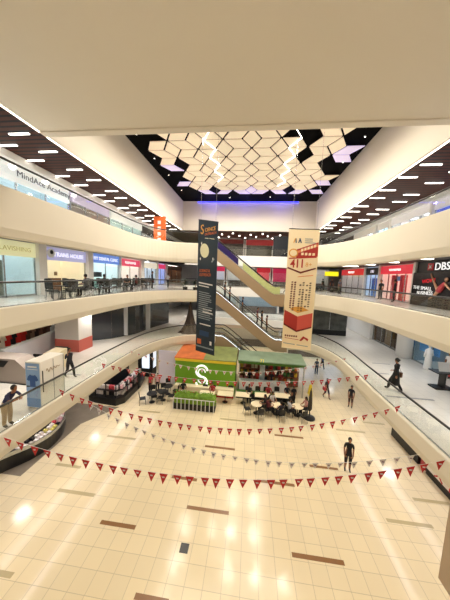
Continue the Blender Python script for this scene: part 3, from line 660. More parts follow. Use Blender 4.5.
# --- top right gallery
shop(1, 8.5, 18.3, Z4, 16.0, 15.45, 16.05, 'shop front with blue lit shelves on the top right gallery', '#d7d3dd', '', '#fff', '#5365c9', .2, 'lampc', .4, 3, emi=.3, items=[(0, 1, .3, .9, .5, .6, '#d8dcf2'), (0, 1, .3, .9, 1.1, 1.2, '#d8dcf2'), (0, 1, .3, .9, 1.7, 1.8, '#d8dcf2'), (.1, .9, .4, .8, 1.2, 1.6, '#2433a0')])
t = shop(1, 18.5, 23.3, Z4, 16.0, 15.45, 16.05, 'plain white shop front with grey panels, top right gallery', '#e8e2e2', '', '#fff', '#e3dcdc', .2, 'lampc', .4, 4, emi=.15)
shop(1, 23.5, 25.6, Z4, 16.0, 15.45, 16.05, 'shop front with a large pale blue and green lit poster, top right gallery', '#cfc6c0', '', '#fff', '#cfeaf2', .2, 'lampc', .4, 2, emi=.6, items=[(.65, .95, .1, .2, .2, 1.2, '#3d8f6a')])
shop(1, 25.8, 31, Z4, 16.0, 15.45, 16.05, 'shop front with a red pink wall, far end of the top right gallery', '#d8cfc4', '', '#fff', '#d8cfc8', .2, 'lampc', .4, 3, emi=.1, items=[(.3, .5, .1, .3, .2, 2.2, '#d0384f')])
for a, b in ((18.3, 18.5), (23.3, 23.5), (25.6, 25.8)): pier('wall_pier_top_right', XR, a, b, Z4, ZC, 'pier', .5)
# --- lowest right gallery
shop(1, 9.8, 18.7, Z2, 7.6, 7.0, 7.6, 'grey fronted shop with blue lit screen wall, lowest right gallery', '#8f9699', '', '#fff', '#6f8794', .1, 'lampc', .4, 5, emi=.1,
     items=[(.78, .98, .3, .4, .9, 2.6, '#4aa0e8'), (.05, .7, .2, .6, 0, 1.0, '#5d6461')])
gold_i = [(.05, .3, .2, .6, .1, 2.4, '#5a3a1c'), (.38, .62, .2, .6, .1, 2.5, '#7d5a2c'), (.7, .95, .2, .6, .1, 2.3, '#4a2f1a')]
shop(1, 20.0, 24.5, Z2, 7.6, 6.9, 7.6, 'brown and gold display window shop, lowest right gallery', '#d9d2c6', '', '#fff', '#6b4a2a', .2, 'lamp', .4, 3, items=gold_i, emi=.1)
mb = MB(); mb.lathe([(.6, 0), (.6, 3.4)], (XR - .2, 19.3, Z2), 20); struct(mb, 'wall_column_right', M['white'], True)
mb = MB(); mb.box(XR - .3, XR + .3, 24.5, 31, Z2, 7.6); struct(mb, 'wall_lower_right', M['white'])
# patterned dark glazed hoarding at the curve of the lowest right gallery
hd = thing('glazed_hoarding', 'dark mottled grey glazed wall behind the right banner, lowest gallery', 'glass wall', (8, 25.2, Z2))
MB().box(5.0, 10.6, 25.2, 25.35, Z2 + .02, 7.45).build('glass_panel', mat('mottled_glass', '#5a5d58', .12, noise=.9, nscale=1.3), hd)
for x in (5.0, 6.9, 8.8, 10.55): MB().box(x, x + .06, 25.14, 25.2, Z2 + .02, 7.45).build('mullion', M['steel'], hd)
MB().box(5, 10.6, 25.12, 25.2, Z2 + .02, Z2 + .6).build('lower_panel', M['blackm'], hd)
# --- lowest left gallery
hd = thing('glazed_hoarding', 'dark glazed wall with steel frames behind the left gallery walkway', 'glass wall', (-12, 20, Z2))
pp = [(-13.9, 17.3), (-12.2, 18.7), (-11.0, 20.6), (-10.6, 23.5), (-9.8, 26.5)]
for (a, b) in zip(pp, pp[1:]):
    MB().sheet([(*a, Z2 + .02), (*b, Z2 + .02)], [(*a, 7.6), (*b, 7.6)], .08).build('glass_panel', M['darkglass'], hd)
    MB().tube([(*a, Z2 + .02), (*a, 7.6)], .07, 8).build('mullion', M['steel'], hd)
MB().tube([(*p, Z2 + 1.1) for p in pp], .04, 6).build('rail_bar', M['steel'], hd)
for x, y in ((-12.0, 19.6), (-10.9, 22.0)): MB().box(x + .35, x + .8, y, y + .1, Z2 + .1, 7.5).build('curtain', M['ltgrey'], hd)
mb = MB(); mb.box(-14.2, -12.3, 14.9, 16.3, Z2, 7.6); mb.cur = 1; mb.box(-14.22, -12.28, 14.88, 16.32, Z2, Z2 + .9); struct(mb, 'wall_column_left', [mat('ribbed_white', '#e4ded8', .35), mat('red_base', '#d2695c', .35)])
shop(-1, 2.5, 16.8, Z2, 7.6, 7.0, 7.6, 'open clothes shop behind the white partition, lowest left gallery', '#e6e2dc', '', '#fff', '#a58f80', .2, 'lamp', .4, 6, xw=-17.0, depth=1.6, emi=.05)
mb = MB(); mb.box(-18.7, -18.6, 2, 31, Z2, 7.6); struct(mb, 'wall_lower_left', M['white'])
for nm, x0, x1, y0, y1 in (('left', -18.9, -14, 20, 44),):
    mb = MB(); mb.box(XL - .1, XL, 27, 44, Z2, 7.6); struct(mb, 'wall_lower_left_far', M['white'])
# --- ends of the far galleries
mb = MB(); mb.box(-17, 17, 43.6, 43.8, 0, ZC); struct(mb, 'wall_end', M['ltgrey'])
def far_shop(x0, x1, z0, zt, sz0, sign, body, inner, label, y=38.0, em=.5, emi=.2, dark=None):
    t = thing('shop_front', label, 'shop front', ((x0 + x1) / 2, y, z0)); im = mat('inner' + inner + str(emi), inner, .6, emit=emi)  # inner wall glows by itself in place of lighting inside the shop
    MB().box(x0, x1, y + 1.6, y + 1.7, z0, zt).build('back_wall', im, t); MB().box(x0, x0 + .15, y, y + 1.6, z0, zt).build('side_wall', M['pier'], t); MB().box(x1 - .15, x1, y, y + 1.6, z0, zt).build('side_wall', M['pier'], t)
    MB().box(x0 + .1, x1 - .1, y - .1, y + .1, sz0, zt - .05).build('sign_board', mat('sign' + sign, sign, .4, emit=em), t)
    if body: text(body, ((x0 + x1) / 2, y - .12, sz0 + .12), (1, 0, 0), .45, mat('letters#ffffff', '#ffffff', .5, emit=.8), t, align='CENTER')
    MB().box(x0 + .15, x1 - .15, y, y + .03, z0 + .05, sz0).build('glass_pane', M['shopglass'], t)
    MB().box(x0 + .3, x1 - .3, y + .8, y + 1.1, z0, z0 + 1.0).build('counter', mat('fix' + (dark or '#5c4a42'), dark or '#5c4a42', .5), t)
    MB().box(x0 + .5, x1 - .5, y + .5, y + .7, zt - .12, zt - .08).build('lamp', M['lamp'], t)
far_shop(-8, -1.2, Z4, 16.3, 15.6, '#5a1f1c', '', '#3a2a26', 'dark restaurant front with reddish band at the far end, top gallery, left part', em=.35, emi=.03)
far_shop(-1.0, 3.6, Z4, 16.3, 15.4, '#8e2a2a', '', '#4c4a3c', 'dark restaurant front with red band at the far end, top gallery, middle', em=.4, emi=.05)
far_shop(5.9, 11, Z4, 16.3, 15.5, '#77706a', '', '#4c4a3c', 'grey fronted shop at the far end of the top gallery, right part', em=.2, emi=.05)
far_shop(-9, -4.2, Z3, 11.8, 11.0, '#cc2f55', '', '#d5dbe8', 'shop front with a pink sign at the far end of the middle gallery, left part', em=.5, emi=.3)
far_shop(-4, .8, Z3, 11.8, 11.1, '#d8d4d0', '', '#e3dfdc', 'white shop front at the far end of the middle gallery', em=.3, emi=.25)
far_shop(1, 3.4, Z3, 11.8, 11.0, '#b3202e', '', '#d7445a', 'small red shop front at the far end of the middle gallery', em=.5, emi=.4)
far_shop(3.6, 7, Z3, 11.8, 11.0, '#b01e45', '', '#c2325a', 'magenta lit shop front at the far end of the middle gallery', em=.5, emi=.4)
far_shop(7.2, 12.6, Z3, 11.8, 11.0, '#ddd9d4', '', '#d8d4cc', 'pale shop front at the far right end of the middle gallery', em=.3, emi=.2)
far_shop(-8.5, -2, Z2, 7.5, 6.8, '#cfc9c2', '', '#cfd3d6', 'pale shop front at the far end of the lowest gallery, left part', em=.3, emi=.2)
far_shop(-1.8, 5, Z2, 7.5, 6.8, '#9aa7b0', '', '#9fb0bd', 'blue grey shop front at the far end of the lowest gallery', em=.3, emi=.2)
far_shop(-12, -5.5, 0, 3.5, 2.8, '#d8d4e0', '', '#dcd8e6', 'pale lilac shop front on the ground floor, far left', y=32, em=.3, emi=.3)
far_shop(-5.2, 4.8, 0, 3.5, 2.8, '#b9a48c', '', '#c7b49a', 'long tan shop front on the ground floor behind the kiosks', y=32, em=.3, emi=.15)
far_shop(5.2, 12.5, 0, 3.5, 2.9, '#c9dcf6', '', '#b8d4fb', 'bright blue white lit shop on the ground floor, far right', y=29, em=.6, emi=.9)
# yellow hanging sign and dark screen
hs = thing('hanging_sign', 'small bright yellow sign hanging at the far right of the middle gallery', 'sign', (11.2, 33, 10.9)); MB().box(10.4, 12.2, 33, 33.12, 10.75, 11.35).build('panel', mat('yellow_sign', '#f2e21e', .5, emit=.9), hs)
for x in (10.6, 12.0): MB().tube([(x, 33.06, 11.35), (x, 33.06, 11.8)], .015, 5).build('rod', M['steel'], hs)
ds = thing('dark_panel', 'tall dark blue panel above the far gallery, left of the cream banner', 'panel', (4.6, YF + 1, Z4)); MB().box(3.0, 5.9, YF + 1.0, YF + 1.2, Z4 + .02, 15.9).build('panel', mat('deep_blue', '#0d1826', .3), ds)
MB().box(3.0, 5.9, YF + .97, YF + 1.0, Z4 + .02, Z4 + .1).build('bottom_rail', M['steel'], ds)
# orange advert column on the top left gallery
oc = thing('advert_column', 'orange advert panel standing on the top left gallery near its far end', 'advert panel', (-10.0, 24, Z4)); MB().box(-10.6, -9.3, 24, 24.2, Z4 + .05, 16.3).build('panel', M['orange'], oc); MB().box(-10.7, -9.2, 23.95, 24.25, Z4, Z4 + .06).build('base', M['blackm'], oc)
for i in range(5): MB().box(-10.15, -9.8, 23.98, 23.995, 15.5 - i * .6, 15.85 - i * .6).build('print_mark', M['white'], oc)
# spot dots of the dark restaurant ceiling
sd = None
for i in range(16):
    p = (-7 + i * .85, 33.2 + (i * 7 % 5) * .9, ZC)
    if sd is None:
        sd = MB().lathe([(.1, -.1), (.12, 0)], n=8).build('spotlight', M['led'], None); sd.location = p; tag(sd, 'small bright round spotlight over the far end of the top gallery', 'spotlight', 'round spots over the far top gallery')
    else: c = sd.copy(); COL.objects.link(c); c.location = p
# ------------------------------------------------------------------ people
def seg_d(p, a, b):
    ab = b - a; t = max(0, min(1, (p - a).dot(ab) / max(ab.length_squared, 1e-9))); return (p - (a + ab * t)).length, t
def person(loc, face, label, top='#222222', bottom='#1c1c22', pose='stand', skin='skin', sleeves='short', legs='long', height=1.8, haircol='#14100e', hair='short', skirt=None, bag=None, seat=.47, group=None, arms=None):
    """face = heading in degrees, 0 looks along +y; one continuous skinned body coloured by region"""
    k = height / 1.75; V = Vector
    J = dict(pel=(0, 0, .95), spi=(0, .0, 1.12), che=(0, -.01, 1.32), nb=(0, -.01, 1.47), nk=(0, .01, 1.56))
    for s, n in ((-1, 'l'), (1, 'r')):
        J['sh' + n] = (s * .17, -.01, 1.42); J['el' + n] = (s * .205, -.03, 1.14); J['wr' + n] = (s * .2, .05, .9); J['ha' + n] = (s * .195, .07, .82)
        J['hi' + n] = (s * .09, 0, .9); J['kn' + n] = (s * .1, .03, .5); J['an' + n] = (s * .105, -.02, .09); J['to' + n] = (s * .12, .17, .035)
    J = {a: V(b) for a, b in J.items()}
    if pose == 'walk':
        J['knl'] = V((-.09, .2, .52)); J['anl'] = V((-.09, .26, .1)); J['tol'] = V((-.1, .44, .06)); J['knr'] = V((.1, -.04, .5)); J['anr'] = V((.1, -.3, .14)); J['tor'] = V((.11, -.14, .04))
        J['ell'] = V((-.23, -.14, 1.16)); J['wrl'] = V((-.24, -.16, .93)); J['hal'] = V((-.24, -.15, .86)); J['elr'] = V((.22, .06, 1.15)); J['wrr'] = V((.2, .24, 1.02)); J['har'] = V((.19, .3, .98))
    if pose in ('sit',):
        dz = seat + .1 - .95
        for n in ('pel', 'spi', 'che', 'nb', 'nk', 'shl', 'shr'): J[n].z += dz
        for s, n in ((-1, 'l'), (1, 'r')):
            J['hi' + n] = V((s * .1, .04, seat + .09)); J['kn' + n] = V((s * .12, .46, seat + .07)); J['an' + n] = V((s * .12, .42, .09)); J['to' + n] = V((s * .13, .6, .035))
            J['el' + n] = V((s * .24, .1, seat + .32)); J['wr' + n] = V((s * .14, .34, seat + .3)); J['ha' + n] = V((s * .1, .4, seat + .31))
    if pose == 'lean':
        for n, d in (('spi', .07), ('che', .2), ('nb', .3), ('nk', .35), ('shl', .26), ('shr', .26)): J[n].y += d; J[n].z -= d * .3
        for s, n in ((-1, 'l'), (1, 'r')): J['el' + n] = V((s * .24, .42, 1.12)); J['wr' + n] = V((s * .1, .55, 1.17)); J['ha' + n] = V((s * .06, .6, 1.18))
    if arms == 'phone': J['elr'] = V((.26, .05, 1.2)); J['wrr'] = V((.17, .12, 1.42)); J['har'] = V((.14, .1, 1.5))
    if arms == 'front':
        for s, n in ((-1, 'l'), (1, 'r')): J['el' + n] = V((s * .23, .02, 1.14)); J['wr' + n] = V((s * .12, .26, 1.12)); J['ha' + n] = V((s * .07, .32, 1.13))
    R = dict(pel=(.15, .11), spi=(.13, .095), che=(.155, .105), nb=(.075, .07), nk=(.055, .055), sh=(.068, .065), el=(.045, .045), wr=(.03, .027), ha=(.04, .02), hi=(.095, .095), kn=(.062, .064), an=(.042, .045), to=(.042, .03))
    R['hi'] = (.108, .11)
    if legs == 'long': R['kn'] = (.08, .08); R['an'] = (.065, .065)
    else: R['kn'] = (.078, .08)
    names = list(J); idx = {n: i for i, n in enumerate(names)}
    E = [('pel', 'spi'), ('spi', 'che'), ('che', 'nb'), ('nb', 'nk')]
    for n in 'lr': E += [('che', 'sh' + n), ('sh' + n, 'el' + n), ('el' + n, 'wr' + n), ('wr' + n, 'ha' + n), ('pel', 'hi' + n), ('hi' + n, 'kn' + n), ('kn' + n, 'an' + n), ('an' + n, 'to' + n)]
    me = bpy.data.meshes.new('b'); me.from_pydata([J[n] for n in names], [(idx[a], idx[b]) for a, b in E], [])
    ob = bpy.data.objects.new('b', me); COL.objects.link(ob)
    sk = ob.modifiers.new('s', 'SKIN'); sk.use_smooth_shade = True; sb = ob.modifiers.new('u', 'SUBSURF'); sb.levels = 1; sb.render_levels = 1
    if not me.skin_vertices: me.skin_vertices.new(name='')
    sd = me.skin_vertices[0].data
    for n in names: sd[idx[n]].radius = R.get(n) or R[n[:2]]; sd[idx[n]].use_root = (n == 'pel')
    dg = bpy.context.evaluated_depsgraph_get(); ev = ob.evaluated_get(dg); bm_ = bpy.data.meshes.new_from_object(ev); bpy.data.objects.remove(ob)
    bm = bmesh.new(); bm.from_mesh(bm_)
    # head joined into the body mesh
    hc = J['nk'] + V((0, .02, .1))
    mb = MB()
    prof = [(.012, -.125), (.045, -.118), (.062, -.09), (.072, -.05), (.079, 0), (.079, .045), (.068, .085), (.045, .112), (.012, .124)]
    mb.lathe(prof, hc, 14, .95, 1.15); mb.tube([J['nk'] - V((0, 0, .05)), hc - V((0, .0, .03))], [.055, .05], 10)
    mb.add([hc + V(v) for v in ((-.014, .085, .0), (.014, .085, .0), (0, .116, -.028), (0, .088, .03), (0, .086, -.038))], [(0, 2, 3), (1, 3, 2), (0, 4, 2), (1, 2, 4)])
    for s in (-1, 1): mb.ball(hc + V((s * .076, 0, -.01)), .012, .022, .032, 8, 6)
    # fingers and thumbs
    for s, n in ((-1, 'l'), (1, 'r')):
        d = (J['ha' + n] - J['wr' + n]).normalized(); sd_ = d.cross(V((s, 0, 0))).normalized()
        if sd_.length < .1: sd_ = V((0, 1, 0))
        nrm = d.cross(sd_)
        for q, (o, ln) in enumerate(((-.027, .06), (-.009, .075), (.009, .07), (.027, .055))):
            a = J['ha' + n] + d * .015 + sd_ * o; b = a + d * ln * .55 + nrm * .01; c = b + d * ln * .4 + nrm * .025; mb.tube([a, b, c], [.0095, .0085, .006], 5)
        a = J['ha' + n] - d * .02 + sd_ * -.03; mb.tube([a, a + d * .03 - sd_ * .025, a + d * .055 - sd_ * .03], [.011, .0095, .007], 5)
    m2 = bpy.data.meshes.new('h'); m2.from_pydata(mb.v, [], mb.f); nb = len(bm.faces); bm.from_mesh(m2); bm.faces.ensure_lookup_table()
    bmesh.ops.recalc_face_normals(bm, faces=bm.faces)
    segs = [(J[a], J[b], a, b) for a, b in E]
    for i, f in enumerate(bm.faces):
        f.smooth = True; c = f.calc_center_median()
        if i >= nb: f.material_index = 0; continue
        best = min(segs, key=lambda s_: seg_d(c, s_[0], s_[1])[0]); t = seg_d(c, best[0], best[1])[1]; a, b = best[2][:2], best[3][:2]
        mi = 1
        if (a, b) == ('nb', 'nk'): mi = 0 if t > .25 else 1
        elif (a, b) == ('el', 'wr'): mi = 1 if sleeves == 'long' and t < .95 else 0
        elif (a, b) == ('wr', 'ha'): mi = 0
        elif (a, b) == ('sh', 'el'): mi = 0 if (sleeves == 'short' and t > .72) else 1
        elif (a, b) == ('pel', 'hi') or (a, b) == ('pe', 'hi'): mi = 2
        elif (a, b) == ('hi', 'kn'): mi = 2 if legs != 'mini' else (2 if t < .3 else 0)
        elif (a, b) == ('kn', 'an'): mi = 2 if legs == 'long' else (2 if t < .08 else 0)
        elif (a, b) == ('an', 'to'): mi = 3
        elif a == 'pe' and t < .15 and c.z < J['pel'].z: mi = 2
        if mi == 2 and False: pass
        f.material_index = mi
    bmesh.ops.transform(bm, matrix=Matrix.Scale(k, 4), verts=bm.verts)
    fm = bpy.data.meshes.new('body'); bm.to_mesh(fm); bm.free()
    for mm in (M[skin], mat('cloth' + top, top, .8), mat('cloth' + bottom, bottom, .8), M['shoe']): fm.materials.append(mm)
    t = thing('person', label, 'person', loc, group, math.radians(face)); body = bpy.data.objects.new('body', fm); COL.objects.link(body); body.parent = t
    hm = mat('hair' + haircol, haircol, .6); h = MB()
    c = hc + V((0, -.014, .022)); h.ball(c, .092, .108, .12, 14, 8)
    h.v = [V((v.x, min(v.y, hc.y + (.055 if v.z < hc.z + .06 else .2)), v.z if v.z > hc.z - .06 or v.y < hc.y - .02 else max(v.z, hc.z + .01))) for v in h.v]
    if hair == 'long': h.tube([hc + V((0, -.06, .03)), hc + V((0, -.09, -.1)), hc + V((0, -.1, -.26))], [.07, .075, .04], 10)
    if hair == 'bun': h.ball(hc + V((0, -.12, .05)), .04, .04, .04, 8, 6)
    h.v = [v * k for v in h.v]; h.build('hair', hm, t, local=True, smooth=True)
    e = MB()
    for s in (-1, 1): e.ball(hc + V((s * .03, .086, .008)), .011, .007, .006, 6, 4)
    e.v = [v * k for v in e.v]; e.build('eyes', M['blackp'], t, local=True)
    if skirt:
        sk_ = MB(); sk_.lathe([(.15 * k, .98 * k), (.2 * k, .8 * k), (.25 * k, skirt * k), (.235 * k, skirt * k), (.13 * k, .97 * k)], n=16, sx=1, sy=.8); sk_.build('skirt', mat('cloth' + bottom, bottom, .8), t, local=True, smooth=True)
    if bag:
        b_ = MB(); b_.box(.2 * k, .32 * k, -.14 * k, .16 * k, .75 * k, 1.02 * k); b_.tube([(.26 * k, -.1 * k, 1.02 * k), (.12 * k, 0, 1.42 * k), (.26 * k, .12 * k, 1.02 * k)], .012, 5); b_.build('shoulder_bag', mat('bag' + bag, bag, .5), t, local=True)
    return t
def at2(px, py, z): p = G(px, py, z); return (p.x, p.y, z)
person(at2(347, 470, 0), 165, 'person in black t-shirt and black shorts standing alone on the open tiled floor', '#17171a', '#1b1b20', legs='short', height=1.86)
person(at2(150.5, 392, 0), 175, 'person in red and white top standing left in the pair near the green kiosk', '#b8383c', '#17171c', height=1.62)
person(at2(157.5, 391, 0), 190, 'person in pale pink top standing right in the pair near the green kiosk', '#d9a6a2', '#17171c', height=1.6, hair='long')
person(at2(138.5, 389, 0), 100, 'person all in black standing by the black shelved kiosk', '#18181c', '#121216', height=1.7, sleeves='long')
person(at2(326, 398, 0), 200, 'person in dark top with a red bag walking on the floor right of the kiosks', '#1c1c22', '#23232a', 'walk', legs='short', height=1.75, bag='#b83a3a')
person(at2(350, 407, 0), 150, 'person in black standing near the lowest right gallery edge, ground floor', '#1a1a1e', '#4a332c', legs='short', height=1.8, hair='long')
person(at2(316, 374, 0), 180, 'person in grey standing in the bright doorway far right', '#4c5260', '#2e3542', height=1.7)
person(at2(322, 369, 0), 10, 'person in blue walking into the bright doorway far right', '#3f5580', '#2a3038', 'walk', height=1.65)
person((-8.92, 7.1, Z2), -90, 'person in dark blue t-shirt and khaki trousers leaning on the railing, lower left', '#2b2c4d', '#a58c68', 'lean', height=1.75)
person(at2(70, 377, Z2), -105, 'person in black walking past the advertising box with a phone to the ear', '#25232b', '#1b1a20', 'walk', height=1.66, arms='phone', sleeves='long')
person(at2(394, 391, Z2), 30, 'person in long black dress holding a brown bag, lowest right gallery', '#141316', '#121114', 'walk', height=1.85, skirt=.38, sleeves='long', hair='bun', bag='#6b4a34')
person((12.2, 22.5, Z3), 120, 'person in black standing at the red bank entrance, further from the board', '#121214', '#141416', height=1.8)
person((12.1, 20.3, Z3), 60, 'person in black standing at the red bank entrance, nearer the black board', '#161618', '#101012', height=1.85, sleeves='long')
person((10.6, 28.0, Z3), 200, 'person in grey standing before the grey sports shop, right gallery', '#55565e', '#2c2c32', height=1.75)
person((10.9, 31.5, Z3), 160, 'person in black under the yellow hanging sign, right gallery', '#1a1a1e', '#19191c', height=1.8)
person((10.2, 33.0, Z3), 20, 'person in dark green walking beyond the yellow hanging sign', '#26382c', '#19191c', 'walk', height=1.75)
person((-10.4, 23.2, Z3), -60, 'person in black standing at the end of the cafe seats, left gallery', '#17171a', '#131316', height=1.85, sleeves='long')
person((-9.7, 26.0, Z3), 0, 'person in white top walking away along the left gallery', '#dcdce0', '#22242c', 'walk', height=1.7)
# riders on the middle escalator
def on2(x): return Z3 + (Z2 - Z3) * (x + 3.4) / 6.1 + .05
for x, lab, c1, h in ((-2.4, 'person in black standing near the top of the middle escalator', '#15161b', 1.75), (-1.9, 'person in grey right below the highest rider of the middle escalator', '#474a55', 1.65), (-.6, 'person in dark blue halfway down the middle escalator', '#222c48', 1.6),
                      (.9, 'person in maroon in the lower group on the middle escalator', '#5a2430', 1.7), (1.35, 'person in black in the lower group on the middle escalator', '#141418', 1.75), (1.85, 'person in brown lowest on the middle escalator', '#6b4a38', 1.65)):
    person((x, 22.1, on2(x)), -90, lab, c1, '#1a1b22', height=h)
# white display mannequin by the grey shop
mn = thing('mannequin', 'white draped mannequin standing before the grey shop, lowest right gallery', 'mannequin', at2(427, 369, Z2))
MB().lathe([(.22, 0), (.24, .05), (.2, .5), (.19, .9), (.16, 1.1), (.2, 1.4), (.07, 1.5), (.05, 1.55)], n=16).build('robe', M['white'], mn, local=True, smooth=True); MB().ball((0, 0, 1.68), .09, .1, .13).build('head', M['white'], mn, local=True, smooth=True)
MB().tube([(-.2, 0, 1.38), (-.27, 0, 1.05), (-.22, .1, .85)], [.06, .05, .03], 8).build('arm', M['white'], mn, local=True); MB().tube([(.2, 0, 1.38), (.27, 0, 1.05), (.22, .1, .85)], [.06, .05, .03], 8).build('arm', M['white'], mn, local=True)
person(at2(447, 378, Z2), 110, 'person in white and red top at the dark stand with white sheets, lowest right gallery', '#e6e0dc', '#c2504c', height=1.7)
st = thing('display_stand', 'dark waist-high display stand with white sheets, lowest right gallery', 'display stand', at2(441, 388, Z2)); MB().box(-.5, .5, -.3, .3, 0, .08).box(-.05, .05, -.2, .2, .08, .95).build('base', M['blackm'], st, local=True); MB().box(-.55, .55, -.35, .35, .95, 1.0).build('top', M['blackm'], st, local=True)
MB().add([(-.3, -.1, 1.02), (.3, -.1, 1.02), (.35, .12, 1.5), (-.25, .12, 1.5), (-.3, -.08, 1.02), (.3, -.08, 1.02), (.35, .14, 1.5), (-.25, .14, 1.5)], [(0, 1, 2, 3), (7, 6, 5, 4), (0, 4, 5, 1), (1, 5, 6, 2), (2, 6, 7, 3), (3, 7, 4, 0)]).build('leaflet_rack', M['white'], st, local=True)

# ------------------------------------------------------------------ furniture protos
def make_chair(loc, rz, label, group, m='blackp', seat=.46, back=.95):
    t = thing('cafe_chair', label, 'chair', loc, group, rz)
    MB().box(-.22, .22, -.22, .22, seat - .03, seat + .02).build('seat', M[m], t, local=True, bevel=.01)
    MB().sheet([(-.21, -.21, seat + .12), (-.1, -.235, seat + .12), (.1, -.235, seat + .12), (.21, -.21, seat + .12)], [(-.2, -.25, back), (-.1, -.28, back + .02), (.1, -.28, back + .02), (.2, -.25, back)], .02).build('backrest', M[m], t, local=True)
    for x in (-1, 1):
        MB().tube([(x * .19, .19, seat - .03), (x * .22, .22, 0)], .016, 6).build('leg', M['steel' if m != 'blackp' else 'blackm'], t, local=True)
        MB().tube([(x * .2, -.25, back - .05), (x * .19, -.2, seat), (x * .22, -.25, 0)], .016, 6).build('leg', M['steel' if m != 'blackp' else 'blackm'], t, local=True)
    return t
def make_table(loc, label, group, m='cream', r=.38, h=.74, sq=False, w=.4, base='blackm'):
    t = thing('cafe_table', label, 'table', loc, group)
    (MB().box(-w, w, -.38, .38, h - .035, h) if sq else MB().lathe([(.01, h - .03), (r, h - .03), (r, h), (.01, h)], n=20)).build('tabletop', M[m], t, local=True)
    MB().tube([(0, 0, 0.02), (0, 0, h - .03)], .035, 8).build('pedestal', M[base], t, local=True); MB().lathe([(.22, 0), (.22, .02), (.04, .05)], n=16).build('base', M[base], t, local=True)
    return t
# cafe seats of the left gallery (over the dental clinic's side)
gt = 'dark cafe tables along the left gallery'; gc = 'black cafe chairs along the left gallery'
tp = cp = None; cl = 'black high-backed cafe chair among the seats before the left shop row'
people_at = {(1, 1): '#1b1b22', (3, 0): '#3c2a3a', (4, 2): '#15151a', (5, 1): '#7a2f33'}
for i in range(8):
    x, y = -10.7 - .35 * (i % 2), 11.8 + i * 1.62
    if tp is None: tp = make_table((x, y, Z3), 'small dark cafe table among the black chairs before the left shop row', gt, 'blackp', .38, .76)
    else: copy_tree(tp, loc=(x, y, Z3))
    for j, a in enumerate((0, 90, 180, 270)):
        p = (x + math.sin(math.radians(a)) * .62, y - math.cos(math.radians(a)) * .56, Z3)
        if cp is None: cp = make_chair(p, math.radians(a), cl, gc, 'blackp', .48, 1.12)
        else: copy_tree(cp, loc=p, rz=math.radians(a))
for (i, j), c in people_at.items():
    x, y = -10.7 - .35 * (i % 2), 11.8 + i * 1.62; a = math.radians((0, 90, 180, 270)[j])
    person((x + math.sin(a) * .6, y - math.cos(a) * .54, Z3), (0, 90, 180, 270)[j], 'seated person in %s on a black cafe chair, %s of the left gallery' % ({'#1b1b22': 'black', '#3c2a3a': 'plum', '#15151a': 'dark grey', '#7a2f33': 'red'}[c], {1: 'second table', 3: 'fourth table', 4: 'fifth table', 5: 'sixth table'}[i]), c, '#1a1a20', 'sit', seat=.48, height=1.8)
# ground cafe: three round tables with four chairs each
tp = cp = None; gt = 'pale round tables of the ground floor cafe'; gc = 'dark chairs round the ground floor cafe tables'
spots = [at2(256, 413, 0), at2(276, 414, 0), at2(297, 415.5, 0)]
who = {(0, 1): ('#1a1a1e', 'black', 'left'), (1, 0): ('#2a2630', 'dark grey', 'middle'), (1, 2): ('#d8d2cc', 'white', 'middle'), (1, 3): ('#6b2d30', 'red', 'middle'), (2, 3): ('#b9bcc4', 'pale grey', 'right'), (2, 1): ('#c08f86', 'pink', 'right')}
for i, (x, y, z) in enumerate(spots):
    if tp is None: tp = make_table((x, y, 0), 'pale round cafe table in the front row of the ground floor cafe', gt, 'cream', .42)
    else: copy_tree(tp, loc=(x, y, 0))
    for j, a in enumerate((20, 110, 200, 290)):
        ar = math.radians(a); p = (x + math.sin(ar) * .72, y - math.cos(ar) * .72, 0)
        if cp is None: cp = make_chair(p, ar, 'dark cafe chair at the front row of pale round tables, ground floor', gc)
        else: copy_tree(cp, loc=p, rz=ar)
        if (i, j) in who:
            c, cn, tn = who[(i, j)]; person((x + math.sin(ar) * .7, y - math.cos(ar) * .7, 0), a, 'seated person in %s at the %s round cafe table of the front row' % (cn, tn), c, '#1c1d24', 'sit', seat=.46, height=1.78, hair='long' if j == 1 else 'short')
# back row of cream rectangular tables
tp = None
for i, (px, py) in enumerate(((243, 403), (262, 403.5), (282, 404), (225, 402), (207, 401.5), (191, 393.5))):
    p = at2(px, py, 0)
    if tp is None: tp = make_table(p, 'cream rectangular table in the row before the kiosks', 'cream rectangular tables before the kiosks', 'cream', sq=True, w=.62)
    else: copy_tree(tp, loc=p)
    for dx, a in ((-.35, 180), (.35, 180)):
        if (i + (dx > 0)) % 3: copy_tree(cp, loc=(p[0] + dx, p[1] + .68, 0), rz=math.radians(a), label='dark cafe chair behind the cream rectangular tables')['group'] = 'dark chairs behind the rectangular tables'
for px, c, cn in ((245, '#1b1b20', 'black'), (265, '#9a3034', 'red'), (284, '#20242e', 'navy'), (207, '#b23a3a', 'scarlet')):
    p = at2(px, 404 if px > 240 else 402, 0); person((p[0] + .3, p[1] + .66, 0), 180, 'seated person in %s behind the cream rectangular tables' % cn, c, '#1c1d24', 'sit', seat=.46, height=1.75)
# tables left of the hedge
tp = None
for px, py in ((152, 402), (163, 400), (168, 394)):
    p = at2(px, py, 0)
    if tp is None: tp = make_table(p, 'dark round table in the group left of the green hedge planter', 'dark tables left of the hedge planter', 'blackp', .4)
    else: copy_tree(tp, loc=p)
    for a in (90, 200, 300):
        ar = math.radians(a); copy_tree(cp, loc=(p[0] + math.sin(ar) * .7, p[1] - math.cos(ar) * .7, 0), rz=ar, label='dark cafe chair in the group left of the green hedge planter')['group'] = 'dark chairs left of the hedge planter'
p = at2(182, 398, 0); person((p[0], p[1] + .3, 0), 200, 'person in black and white seated behind the green hedge planter', '#1a1a1e', '#d8d4d0', 'sit', seat=.46, height=1.8)
copy_tree(cp, loc=(p[0], p[1] + .3, 0), rz=math.radians(200), label='dark cafe chair behind the green hedge planter')['group'] = 'dark chair behind the hedge planter'

